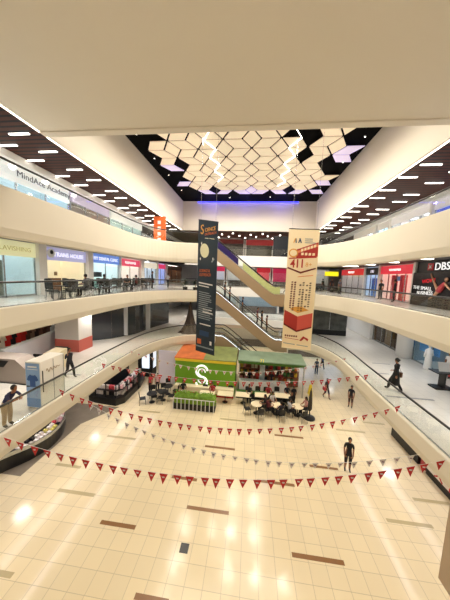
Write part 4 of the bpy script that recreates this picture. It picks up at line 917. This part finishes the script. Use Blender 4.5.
# ------------------------------------------------------------------ hedge planter with white fence
x0, y0_, x1 = -5.35, 15.6, -2.15
hp = thing('hedge_planter', 'long green hedge planter behind a white post fence on the ground floor', 'planter', ((x0 + x1) / 2, y0_, 0))
MB().box(x0, x1, y0_ + .12, y0_ + .95, 0, .45).build('trough', M['blackp'], hp)
mb = MB(); rh = random.Random(4)
mb.box(x0 + .05, x1 - .05, y0_ + .2, y0_ + .88, .45, .98)
for i in range(900):
    c = Vector((rh.uniform(x0, x1), rh.uniform(y0_ + .12, y0_ + .95), rh.choice((rh.uniform(.45, 1.05), rh.uniform(.95, 1.12))))); a = rh.uniform(0, 6.28); d = Vector((math.cos(a), math.sin(a), rh.uniform(-.5, .8))) * .09; e_ = Vector((-d.y, d.x, .03))
    mb.add([c - d, c + e_ * .5, c + d, c - e_ * .5], [(0, 1, 2, 3)])
mb.build('foliage', mat('hedge_green', '#7ea532', .7, noise=.4, nscale=9), hp)
for i in range(11): MB().box(x0 + i * .31, x0 + i * .31 + .045, y0_, y0_ + .04, 0, .95).build('post', M['white'], hp)
MB().box(x0, x1, y0_ + .0, y0_ + .04, .9, .94).build('rail_bar', M['white'], hp)
M['emblem_glow'] = mat('emblem_glow', '#ffffff', .5, emit=.5)
# ------------------------------------------------------------------ green kiosk
gk = thing('kiosk', 'lime green kiosk with white swirl emblem and orange topped roof', 'kiosk', (-3.45, 18.3, 0))
MB().box(-6.1, -.85, 18.3, 18.42, 0, 3.0).build('front_wall', M['green'], gk); MB().box(-6.1, -5.98, 18.42, 21.0, 0, 3.0).build('side_wall', M['green'], gk); MB().box(-.97, -.85, 18.42, 21.0, 0, 3.0).build('side_wall', M['green'], gk); MB().box(-6.1, -.85, 20.9, 21.0, 0, 3.0).build('back_wall', M['green'], gk)
MB().yz([(18.25, 3.0), (21.05, 3.35), (21.05, 3.42), (18.25, 3.1)], -6.15, -3.6).build('roof_panel', mat('roof_orange', '#dd7a45', .5, noise=.5, nscale=1.6), gk, 'orange mottled roof panel'); MB().yz([(18.25, 3.0), (21.05, 3.35), (21.05, 3.42), (18.25, 3.1)], -3.6, -.8).build('roof_panel', mat('roof_olive', '#8f9a5c', .5, noise=.5, nscale=1.6), gk, 'olive green roof panel')
MB().box(-6.12, -.83, 18.24, 18.3, 2.8, 3.02).build('top_trim', M['yellow'], gk)
def ring(cx, cz, r, a0, a1, y=18.24, rr_=.07):
    return [(cx + r * math.cos(math.radians(a0 + (a1 - a0) * i / 16)), y, cz + r * math.sin(math.radians(a0 + (a1 - a0) * i / 16))) for i in range(17)]
MB().tube(ring(-3.72, 2.02, .5, 10, 270), .09, 8).build('emblem_swirl', M['emblem_glow'], gk, 'white curling S emblem'); MB().tube(ring(-3.72, 1.04, .48, 90, -170), .09, 8).build('emblem_swirl', M['emblem_glow'], gk); MB().tube(ring(-3.72, 1.92, .3, 0, 250), .05, 8).build('emblem_swirl', M['emblem_glow'], gk); MB().tube(ring(-3.72, 1.26, .3, 70, -170), .05, 8).build('emblem_swirl', M['emblem_glow'], gk)
MB().box(-6.0, -.9, 17.75, 18.25, 0, .8).build('service_counter', M['cream'], gk); MB().box(-6.0, -.9, 17.73, 17.75, .1, .35).build('counter_stripe', M['red'], gk)
# white board left of the kiosk, dark lit cabinet behind
wb = thing('notice_board', 'tall pale lilac free-standing board left of the green kiosk', 'board', (-7.1, 19.3, 0)); MB().box(-8.0, -6.3, 19.3, 19.42, .1, 3.2).build('panel', mat('lilac_board', '#ddd6e2', .5), wb); MB().box(-7.9, -7.8, 19.1, 19.62, 0, .1).build('foot', M['steel'], wb); MB().box(-6.5, -6.4, 19.1, 19.62, 0, .1).build('foot', M['steel'], wb)
dc = thing('display_cabinet', 'dark cabinet with a bright blue white window beyond the shelved kiosk', 'cabinet', (-9.8, 20.4, 0)); MB().box(-10.6, -9.1, 20.4, 21.4, 0, 3.0).build('body', M['blackp'], dc, bevel=.03); MB().box(-10.15, -9.4, 20.36, 20.4, .9, 2.7).build('lit_window', mat('cool_window', '#dfeaf6', .4, emit=.9), dc); MB().box(-9.1, -9.06, 20.6, 21.2, .9, 2.7).build('lit_window', mat('cool_window', '#dfeaf6'), dc)
# ------------------------------------------------------------------ snack kiosk with shelves
sk_ = thing('kiosk', 'open snack kiosk with green roof, goods shelves and white counter band', 'kiosk', (2.2, 19.6, 0))
MB().box(-.6, 5.0, 20.95, 21.1, 0, 2.9).build('back_wall', M['wood'], sk_); MB().yz([(19.0, 2.85), (21.15, 3.1), (21.15, 3.18), (19.0, 2.97)], -.7, 5.1).build('roof_panel', mat('roof_green', '#8fa58c', .5, noise=.4, nscale=1.2), sk_)
for x in (-.6, 4.9): MB().box(x, x + .1, 19.0, 19.1, 0, 2.86).build('corner_post', M['steel'], sk_)
tx = MB().box(-.65, 5.05, 18.95, 19.0, 2.7, 2.9).build('roof_fascia', M['dkgreen'], sk_); text('71', (1.2, 18.94, 2.95), (1, 0, 0), .4, mat('yellow_letters', '#f2d42c', .5, emit=.5), sk_)
for z in (.5, 1.1, 1.7, 2.3): MB().box(-.5, 4.9, 20.5, 20.95, z - .04, z).build('shelf', M['wood'], sk_)
MB().box(-.6, 3.6, 19.2, 19.7, 0, 1.05).build('counter', M['white'], sk_); MB().box(-.6, 3.6, 19.15, 19.2, 1.05, 1.3).build('counter_screen', M['shopglass'], sk_)
gp = thing('low_planter', 'long low green hedge box in front of the snack kiosk', 'planter', (1.8, 18.2, 0)); MB().box(-.7, 4.0, 18.1, 18.4, 0, .4).build('trough', M['blackp'], gp); MB().box(-.68, 3.98, 18.08, 18.42, .4, .62).build('foliage', M['dkgreen'], gp)
fg = thing('fridge', 'upright white drinks fridge in the snack kiosk', 'fridge', (1.5, 20.2, 0)); MB().box(1.3, 1.75, 20.0, 20.45, 0, 2.5).build('body', M['white'], fg); MB().box(1.34, 1.71, 19.97, 20.0, .3, 2.3).build('door', M['shopglass'], fg)
goods = ('#b5302c', '#d9b23a', '#7b3a22', '#e8e0cc', '#3e6b34', '#c96a2c', '#2c2c34', '#d98f8f')
gp_ = {}
def pack(loc, c, w, h, d, noun, label, group):
    key = (c, w, h, d, group)
    if key not in gp_:
        o = MB().box(-w / 2, w / 2, -d / 2, d / 2, 0, h).build(noun, mat('pack' + c, c, .5), None, bevel=.012); o.location = loc; tag(o, label, 'package', group); gp_[key] = o
    else: o = gp_[key].copy(); COL.objects.link(o); o.location = loc
    return o
rg = random.Random(11)
CN = {'#b5302c': 'red', '#d9b23a': 'mustard', '#7b3a22': 'brown', '#e8e0cc': 'cream', '#3e6b34': 'green', '#c96a2c': 'orange', '#2c2c34': 'black', '#d98f8f': 'pink'}
for z in (.5, 1.1, 1.7, 2.3):
    x = -.35
    while x < 4.7:
        c = rg.choice(goods); pack((x, 20.7, z), c, .24, .34, .2, 'snack_pack', '%s snack pack on the shelves at the back of the snack kiosk' % CN[c], '%s packs on the snack kiosk shelves' % CN[c]); x += rg.uniform(.27, .4)
for x, c, cn, h in ((.4, '#1a1a1e', 'black', 'short'), (1.1, '#b23c34', 'red', 'long'), (2.4, '#26262e', 'dark grey', 'short'), (3.2, '#8f2c30', 'maroon', 'short')):
    person((x, 20.15 if x != 1.1 else 20.1, 0), 180, 'person in %s serving behind the white counter of the snack kiosk' % cn, c, '#1b1b20', height=1.7, hair=h)
person((3.9, 17.6, 0), 20, 'person in black standing at the right end of the low green hedge box', '#18181c', '#17171a', height=1.75)
# parasol, folded
pr = thing('folded_parasol', 'folded dark parasol on a round black base beside the cafe tables', 'parasol', at2(309, 418, 0)); MB().lathe([(.42, 0), (.42, .06), (.1, .12)], n=20).build('base', M['blackm'], pr, local=True); MB().tube([(0, 0, .1), (0, 0, 2.3)], .03, 8).build('pole', M['blackm'], pr, local=True); MB().lathe([(.05, .55), (.16, .75), (.14, 1.4), (.07, 2.1), (.02, 2.2)], n=10).build('canopy', mat('parasol_cloth', '#3a342c', .8), pr, local=True)
cs = thing('floor_sign', 'yellow folding floor sign behind the folded parasol', 'sign', at2(310, 395, 0)); MB().add([(-.18, -.2, 0), (.18, -.2, 0), (.1, 0, .95), (-.1, 0, .95), (-.18, -.17, 0), (.18, -.17, 0), (.1, .02, .95), (-.1, .02, .95)], [(0, 1, 2, 3), (7, 6, 5, 4), (0, 4, 5, 1), (1, 5, 6, 2), (2, 6, 7, 3), (3, 7, 4, 0)]).build('front_leaf', M['yellow'], cs, local=True); MB().add([(-.18, .2, 0), (.18, .2, 0), (.1, .03, .95), (-.1, .03, .95), (-.18, .23, 0), (.18, .23, 0), (.1, .05, .95), (-.1, .05, .95)], [(0, 1, 2, 3), (7, 6, 5, 4), (0, 4, 5, 1), (1, 5, 6, 2), (2, 6, 7, 3), (3, 7, 4, 0)]).build('rear_leaf', M['yellow'], cs, local=True)
# ------------------------------------------------------------------ curved goods island, near left
fr = crom([(-12.3, 8.3), (-11.75, 9.2), (-11.2, 10.0), (-10.95, 10.9), (-11.15, 11.9), (-11.7, 12.8), (-12.4, 13.6)], 4)
k1 = thing('goods_island', 'curved black island heaped with small goods, ground floor at the left edge', 'kiosk', (-12, 11, 0))
poly = fr + [(-13.6, 13.8), (-13.6, 8.2)]
MB().prism(poly, 0, .72).build('plinth', M['blackm'], k1)
MB().sheet([(x, y, .72) for x, y in fr], [(x, y, .92) for x, y in fr], .04).build('rim', M['steel'], k1)
MB().prism([(x - .7, y) for x, y in fr] + [(-13.6, 13.8), (-13.6, 8.2)], .72, 1.0).build('upper_tier', M['blackm'], k1)
pal = {'#f2e9e4': 'white', '#e7b9bd': 'pink', '#e9dc7c': 'yellow', '#1e1c20': 'black', '#c9444a': 'red', '#bdb3a8': 'beige'}
def heap(curve, inset, z, step, noun, tail, size=(.2, .16, .16), cols=None):
    r = random.Random(int(inset * 100 + z * 10)); d = 0; last = None
    for (a, b) in zip(curve, curve[1:]):
        L_ = math.dist(a, b); n = max(1, int(L_ / step))
        for i in range(n):
            f = (i + .5) / n; x = a[0] + (b[0] - a[0]) * f - inset; y = a[1] + (b[1] - a[1]) * f
            fy = (y - curve[0][1]) / (curve[-1][1] - curve[0][1])
            cs_ = cols or (['#f2e9e4', '#1e1c20', '#f2e9e4', '#bdb3a8'] if fy < .4 else ['#e9dc7c', '#f2e9e4'] if fy < .65 else ['#e7b9bd', '#f2e9e4', '#c9444a', '#1e1c20'])
            c = r.choice(cs_); pack((x + r.uniform(-.02, .02), y, z), c, *size, noun, '%s small package %s' % (pal[c], tail), '%s packages %s' % (pal[c], tail))
heap(fr, .2, .72, .2, 'goods_pack', 'heaped on the curved black island'); heap(fr, .45, .72, .2, 'goods_pack', 'heaped on the curved black island', (.2, .24, .16))
heap(fr, .92, 1.0, .2, 'goods_pack', 'heaped on the curved black island'); heap(fr, 1.15, 1.0, .22, 'goods_pack', 'heaped on the curved black island', (.2, .26, .18))
# ------------------------------------------------------------------ black shelved kiosk beyond
k2 = thing('goods_island', 'black shelved kiosk stacked with colourful goods, left of the walking pair', 'kiosk', (-10.6, 17.3, 0))
MB().prism([(-12.1, 15.5), (-9.75, 15.3), (-9.3, 15.8), (-9.3, 18.4), (-9.6, 19.8), (-12.1, 19.8)], 0, .5).build('plinth', M['blackm'], k2)
MB().box(-12.0, -11.0, 16.6, 19.5, .5, 1.5).build('core', M['blackp'], k2)
for x, y in ((-11.6, 15.6), (-10.7, 15.55), (-9.9, 15.6), (-9.45, 16.5), (-9.45, 17.5), (-9.5, 18.5), (-9.8, 19.6)): MB().box(x - .03, x + .03, y - .03, y + .03, .5, 1.55).build('post', M['blackm'], k2)
for z in (.95,): MB().prism([(-12.0, 15.7), (-9.9, 15.6), (-9.6, 16.0), (-9.6, 18.4), (-9.8, 19.6), (-10.4, 19.6), (-10.4, 16.4), (-12.0, 16.4)], z, z + .03).build('shelf', M['blackm'], k2)
cv = [(-9.45, 16.0), (-9.45, 17.2), (-9.45, 18.4), (-9.6, 19.5)]
for ins, z in ((.25, .5), (.5, .5), (.3, .98), (.55, .98)): heap(cv, ins, z, .24, 'goods_pack', 'on the black shelved kiosk', (.2, .28, .18), ['#f2e9e4', '#e7b9bd', '#c9444a', '#1e1c20', '#bdb3a8'])
r_ = random.Random(2)
for z in (.5, .98):
    for i in range(8):
        c = r_.choice(['#f2e9e4', '#bdb3a8', '#1e1c20', '#c9444a', '#f2e9e4']); pack((-11.75 + i * .24, 15.95, z), c, .2, .3, .2, 'goods_pack', '%s boxed package on the near end of the black shelved kiosk' % pal[c], '%s boxes on the near end of the shelved kiosk' % pal[c])
# ------------------------------------------------------------------ long kiosk on the right
k3 = thing('goods_island', 'long low black kiosk with white red lettered panel, ground floor right edge', 'kiosk', (10.6, 13, 0))
MB().box(9.95, 11.3, 10.0, 12.3, 0, .35).build('plinth', M['blackm'], k3); MB().box(9.93, 11.3, 10.0, 12.3, .35, 1.0).build('front_panel', mat('offwhite_panel', '#ece4da', .4), k3)
MB().box(9.95, 11.3, 12.9, 15.3, 0, .85).build('counter_body', M['blackm'], k3); MB().box(9.93, 11.32, 12.88, 15.32, .85, .9).build('worktop', M['steel'], k3)
MB().box(9.93, 9.96, 12.95, 15.3, .9, 1.15).build('glass_guard', M['shopglass'], k3)
text('大', (9.91, 11.75, .42), (0, -1, 0), .55, M['red'], k3, bold=.01); text('吉', (9.91, 10.95, .42), (0, -1, 0), .55, M['red'], k3, bold=.01)
bx_ = thing('red_crate', 'rounded red box standing between the two halves of the right kiosk', 'box', (10.3, 12.6, 0)); MB().lathe([(.3, 0), (.34, .05), (.34, 1.05), (.28, 1.12), (.01, 1.12)], n=20).build('body', mat('crate_red', '#a8242c', .4), bx_, local=True, smooth=False); MB().lathe([(.345, .95), (.355, .97), (.355, 1.0), (.345, 1.02)], n=20).build('band', M['blackp'], bx_, local=True)
for i in range(9):
    c = ['#2c2c34', '#e8e0cc', '#3e6b34', '#c96a2c'][i % 4]; pack((10.35, 13.15 + i * .24, .9), c, .2, .2, .18, 'tray_pack', '%s pack on the steel worktop of the right kiosk' % CN[c], '%s packs on the right kiosk worktop' % CN[c])

# ------------------------------------------------------------------ lowest left gallery: advertising box, counter, partition, clothes
ab = thing('advertising_box', 'tall white advertising box with a blue t-shirt poster, beside the railing', 'advertising box', (-8.95, 8.8, Z2), rz=math.radians(0))
X0, X1, Y0, Y1, ZT_ = -9.3, -8.6, 8.22, 9.45, Z2 + 2.1
MB().box(X0, X1, Y0, Y1, Z2 + .05, ZT_).build('cabinet', mat('box_white', '#eeeae2', .4), ab, bevel=.01); MB().box(X0 + .05, X1 - .05, Y0 + .05, Y1 - .05, Z2, Z2 + .05).build('base', M['blackm'], ab)
MB().box(X0 + .03, X1 - .03, Y0 - .015, Y0 - .002, Z2 + .1, ZT_ - .06).build('poster', mat('poster_blue', '#8fb4e2', .35, noise=.25, nscale=1.3), ab)
sh = [(-.2, .12), (-.11, .2), (-.05, .17), (.05, .17), (.11, .2), (.2, .12), (.25, -.0), (.16, -.05), (.12, -.01), (.12, -.27), (-.12, -.27), (-.12, -.01), (-.16, -.05), (-.25, 0)]
cx_, cz_ = (X0 + X1) / 2, Z2 + 1.32
MB().xz([(cx_ + a * 1.05, cz_ + b * 1.15) for a, b in sh], Y0 - .03, Y0 - .017).build('shirt_picture', mat('shirt_blue', '#2a5598', .5), ab)
for z, w in ((1.86, .42), (1.77, .5)): MB().box(cx_ - w / 2, cx_ + w / 2, Y0 - .022, Y0 - .016, Z2 + z, Z2 + z + (.06 if w < .45 else .02)).build('poster_heading', M['white'], ab)
MB().xz([(X0 + .05, Z2 + 1.05), (X1 - .05, Z2 + 1.05), (X1 - .05, Z2 + 1.0), (cx_, Z2 + 1.03), (X0 + .05, Z2 + .98)], Y0 - .022, Y0 - .016).build('dark_band', M['navy'], ab)
MB().box(X0 + .03, X1 - .03, Y0 - .02, Y0 - .016, Z2 + .1, Z2 + .5).build('poster_foot', mat('poster_deep', '#5b90d0', .35), ab)
script = [(X1 + .012, 8.5 + i * .03, Z2 + 1.62 + .12 * math.sin(i * 1.1) * math.exp(-i * .06)) for i in range(24)]
MB().tube(script, .012, 5).build('script_mark', M['tan'], ab)
MB().tube([(X1 + .012, 8.32, Z2 + .75), (X1 + .012, 8.32, Z2 + 1.7)], .02, 6).build('dark_slot', M['blackp'], ab)
for y in (8.85, 9.4): MB().box(X1, X1 + .01, y, y + .02, Z2 + .1, ZT_ - .05).build('panel_joint', M['grey'], ab)
bc = thing('service_counter', 'brown grey counter with sloped end and dark opening, left of the advertising box', 'counter', (-12.5, 10.0, Z2))
MB().xz([(-14.6, Z2 + .02), (-11.2, Z2 + .02), (-11.2, Z2 + .75), (-11.9, Z2 + 1.3), (-14.6, Z2 + 1.3)], 10.0, 10.9).build('body', mat('counter_brown', '#a79a90', .45, noise=.05), bc, bevel=.01)
MB().xz([(-14.4, Z2 + .85), (-12.55, Z2 + .85), (-12.25, Z2 + 1.2), (-14.4, Z2 + 1.2)], 9.97, 9.995).build('dark_opening', M['blackp'], bc); MB().box(-14.6, -11.15, 9.95, 10.95, Z2, Z2 + .03).build('toe_strip', M['blackm'], bc)
cb_ = thing('display_case', 'cream sloped case with black ends behind the advertising box', 'case', (-11.6, 11.6, Z2)); MB().yz([(11.2, Z2 + .02), (12.6, Z2 + .02), (12.6, Z2 + 1.15), (11.2, Z2 + .95)], -12.0, -11.2).build('case', M['cream'], cb_, bevel=.02)
for y in (11.12, 12.6): MB().box(-12.02, -11.18, y, y + .07, Z2 + .5, Z2 + 1.2).build('end_bracket', M['blackm'], cb_)
pw = thing('partition', 'long white waist-high partition in front of the clothes', 'partition', (-14.5, 14, Z2))
MB().sheet([(-13.9, 11.1, Z2 + .02), (-14.3, 13, Z2 + .02), (-15.2, 16.8, Z2 + .02)], [(-13.9, 11.1, Z2 + 1.25), (-14.3, 13, Z2 + 1.25), (-15.2, 16.8, Z2 + 1.25)], .1).build('panel', mat('partition_white', '#e6e6ee', .4), pw)
MB().sheet([(-13.86, 11.1, Z2 + 1.25), (-14.26, 13, Z2 + 1.25), (-15.16, 16.8, Z2 + 1.25)], [(-14.06, 11.1, Z2 + 1.27), (-14.46, 13, Z2 + 1.27), (-15.36, 16.8, Z2 + 1.27)], .03).build('cap', M['white'], pw)
rk = thing('clothes_rail', 'long steel clothes rail behind the white partition', 'clothes rail', (-15.9, 14, Z2)); MB().tube([(-15.4, 10.2, Z2 + 1.95), (-16.4, 16.6, Z2 + 1.95)], .025, 8).build('bar', M['steel'], rk)
for x, y in ((-15.4, 10.2), (-15.9, 13.4), (-16.4, 16.6)): MB().tube([(x, y, Z2), (x, y, Z2 + 1.95)], .025, 8).build('upright', M['steel'], rk)
cc = ['#1d1a1e', '#c9bda0', '#8aa06c', '#e8dfcc', '#7b2026', '#e8dfcc', '#c4261f', '#1d1a1e', '#d02a22', '#c4261f', '#5b3d33', '#8c6a58', '#4a3530', '#7d5546', '#5b3d33', '#6b4a40']
cnm = {'#1d1a1e': 'black', '#c9bda0': 'sand', '#8aa06c': 'sage green', '#e8dfcc': 'cream', '#7b2026': 'wine red', '#c4261f': 'bright red', '#d02a22': 'scarlet', '#5b3d33': 'brown', '#8c6a58': 'taupe', '#4a3530': 'dark brown', '#7d5546': 'russet', '#6b4a40': 'mid brown'}
seen_c = {}
for i, c in enumerate(cc):
    f = (i + .5) / len(cc); x = -15.4 - f; y = 10.2 + 6.4 * f; seen_c[c] = seen_c.get(c, 0) + 1
    g = thing('shirt', '%s garment hanging on the clothes rail behind the white partition' % cnm[c], 'garment', (x, y, Z2), '%s garments on the clothes rail' % cnm[c] if cc.count(c) > 1 else None)
    MB().xz([(-.24, 1.72), (-.08, 1.84), (.08, 1.84), (.24, 1.72), (.34, 1.3), (.25, 1.28), (.22, 1.45), (.24, .85), (-.24, .85), (-.22, 1.45), (-.25, 1.28), (-.34, 1.3)], -.07, .07).build('cloth', mat('garment' + c, c, .85), g, local=True, bevel=.015)
    MB().tube([(0, 0, 1.84), (0, 0, 1.93)], .012, 5).build('hanger', M['steel'], g, local=True)
    g.rotation_euler.z = math.radians(75 if i % 2 else 60)
# dark narrow strips inlaid in the lowest right gallery floor
for a, b in (((386, 396), (433, 399.5)), ((372, 363), (391, 365)), ((375, 373), (389, 374))):
    p, q = G(*a, Z2), G(*b, Z2); mb = MB(); mb.box(p.x, q.x, p.y - .07, p.y + .07, Z2, Z2 + .003); struct(mb, 'trim_floor_strip', M['grey'])
for a, b in (((58, 373), (82, 374.5)),):
    p, q = G(*a, Z2), G(*b, Z2); mb = MB(); mb.box(p.x, q.x, p.y - .07, p.y + .07, Z2, Z2 + .003); struct(mb, 'trim_floor_strip', M['grey'])
# dark draped canopy at the left landing, potted plants
dcn = thing('draped_fabric', 'dark brown flared fabric drape below the left escalator landing', 'drape', (-5.9, 22.3, Z2))
mb = MB(); prof = [(1.5, .02), (1.1, .3), (.75, .8), (.5, 1.4), (.32, 2.1), (.18, 2.8), (.08, 3.3)]
vs = []; fs = []; n = 36
for k in range(n):
    a = 2 * PI * k / n; wv = 1 + .13 * math.cos(a * 9)
    for r, z in prof: vs.append((-5.9 + r * wv * math.cos(a) * .8, 22.3 + r * wv * math.sin(a) * .45, Z2 + z))
m_ = len(prof)
for k in range(n):
    for j in range(m_ - 1): fs.append((k * m_ + j, ((k + 1) % n) * m_ + j, ((k + 1) % n) * m_ + j + 1, k * m_ + j + 1))
mb.add(vs, fs); mb.build('fabric', mat('drape_brown', '#4a3d38', .6, noise=.4, nscale=5), dcn, smooth=True); MB().tube([(-5.9, 22.3, Z2 + 3.2), (-5.9, 22.3, 7.7)], .02, 5).build('cord', M['blackm'], dcn)
for i, (x, y) in enumerate(((-6.3, 21.6), (-5.3, 21.75))):
    pt = thing('potted_plant', 'dark green bushy potted plant at the left escalator landing, %s' % ('left one' if i == 0 else 'right one, beside the navy banner'), 'plant', (x, y, Z3))
    MB().lathe([(.2, 0), (.26, .45), (.22, .45), (.2, .4), (.01, .4)], n=16).build('pot', M['blackp'], pt, local=True); mb = MB(); rp = random.Random(i)
    for q in range(260):
        a, e_ = rp.uniform(0, 6.28), rp.uniform(-.4, 1.5); r = rp.uniform(.1, .42); c = Vector((math.cos(a) * math.cos(e_) * r, math.sin(a) * math.cos(e_) * r, .75 + math.sin(e_) * r * 1.1)); d = Vector((math.cos(a), math.sin(a), rp.uniform(-.2, .9))) * .09; s_ = Vector((-d.y, d.x, 0)) * .4; mb.add([c - d, c + s_, c + d, c - s_], [(0, 1, 2, 3)])
    mb.build('foliage', mat('dark_leaves', '#234428', .6), pt, local=True); MB().tube([(0, 0, .38), (0, 0, .9)], .03, 6).build('stem', M['wood'], pt, local=True)
# ------------------------------------------------------------------ render look
SC.view_settings.view_transform = 'Standard'; SC.view_settings.look = 'None'; SC.view_settings.gamma = 1; SC.view_settings.exposure = .2
SC.view_settings.use_curve_mapping = False
SC.cycles.max_bounces = 8; SC.cycles.diffuse_bounces = 5; SC.cycles.glossy_bounces = 4; SC.cycles.transparent_max_bounces = 16; SC.cycles.use_denoising = True
SC.cycles.sample_clamp_indirect = 6
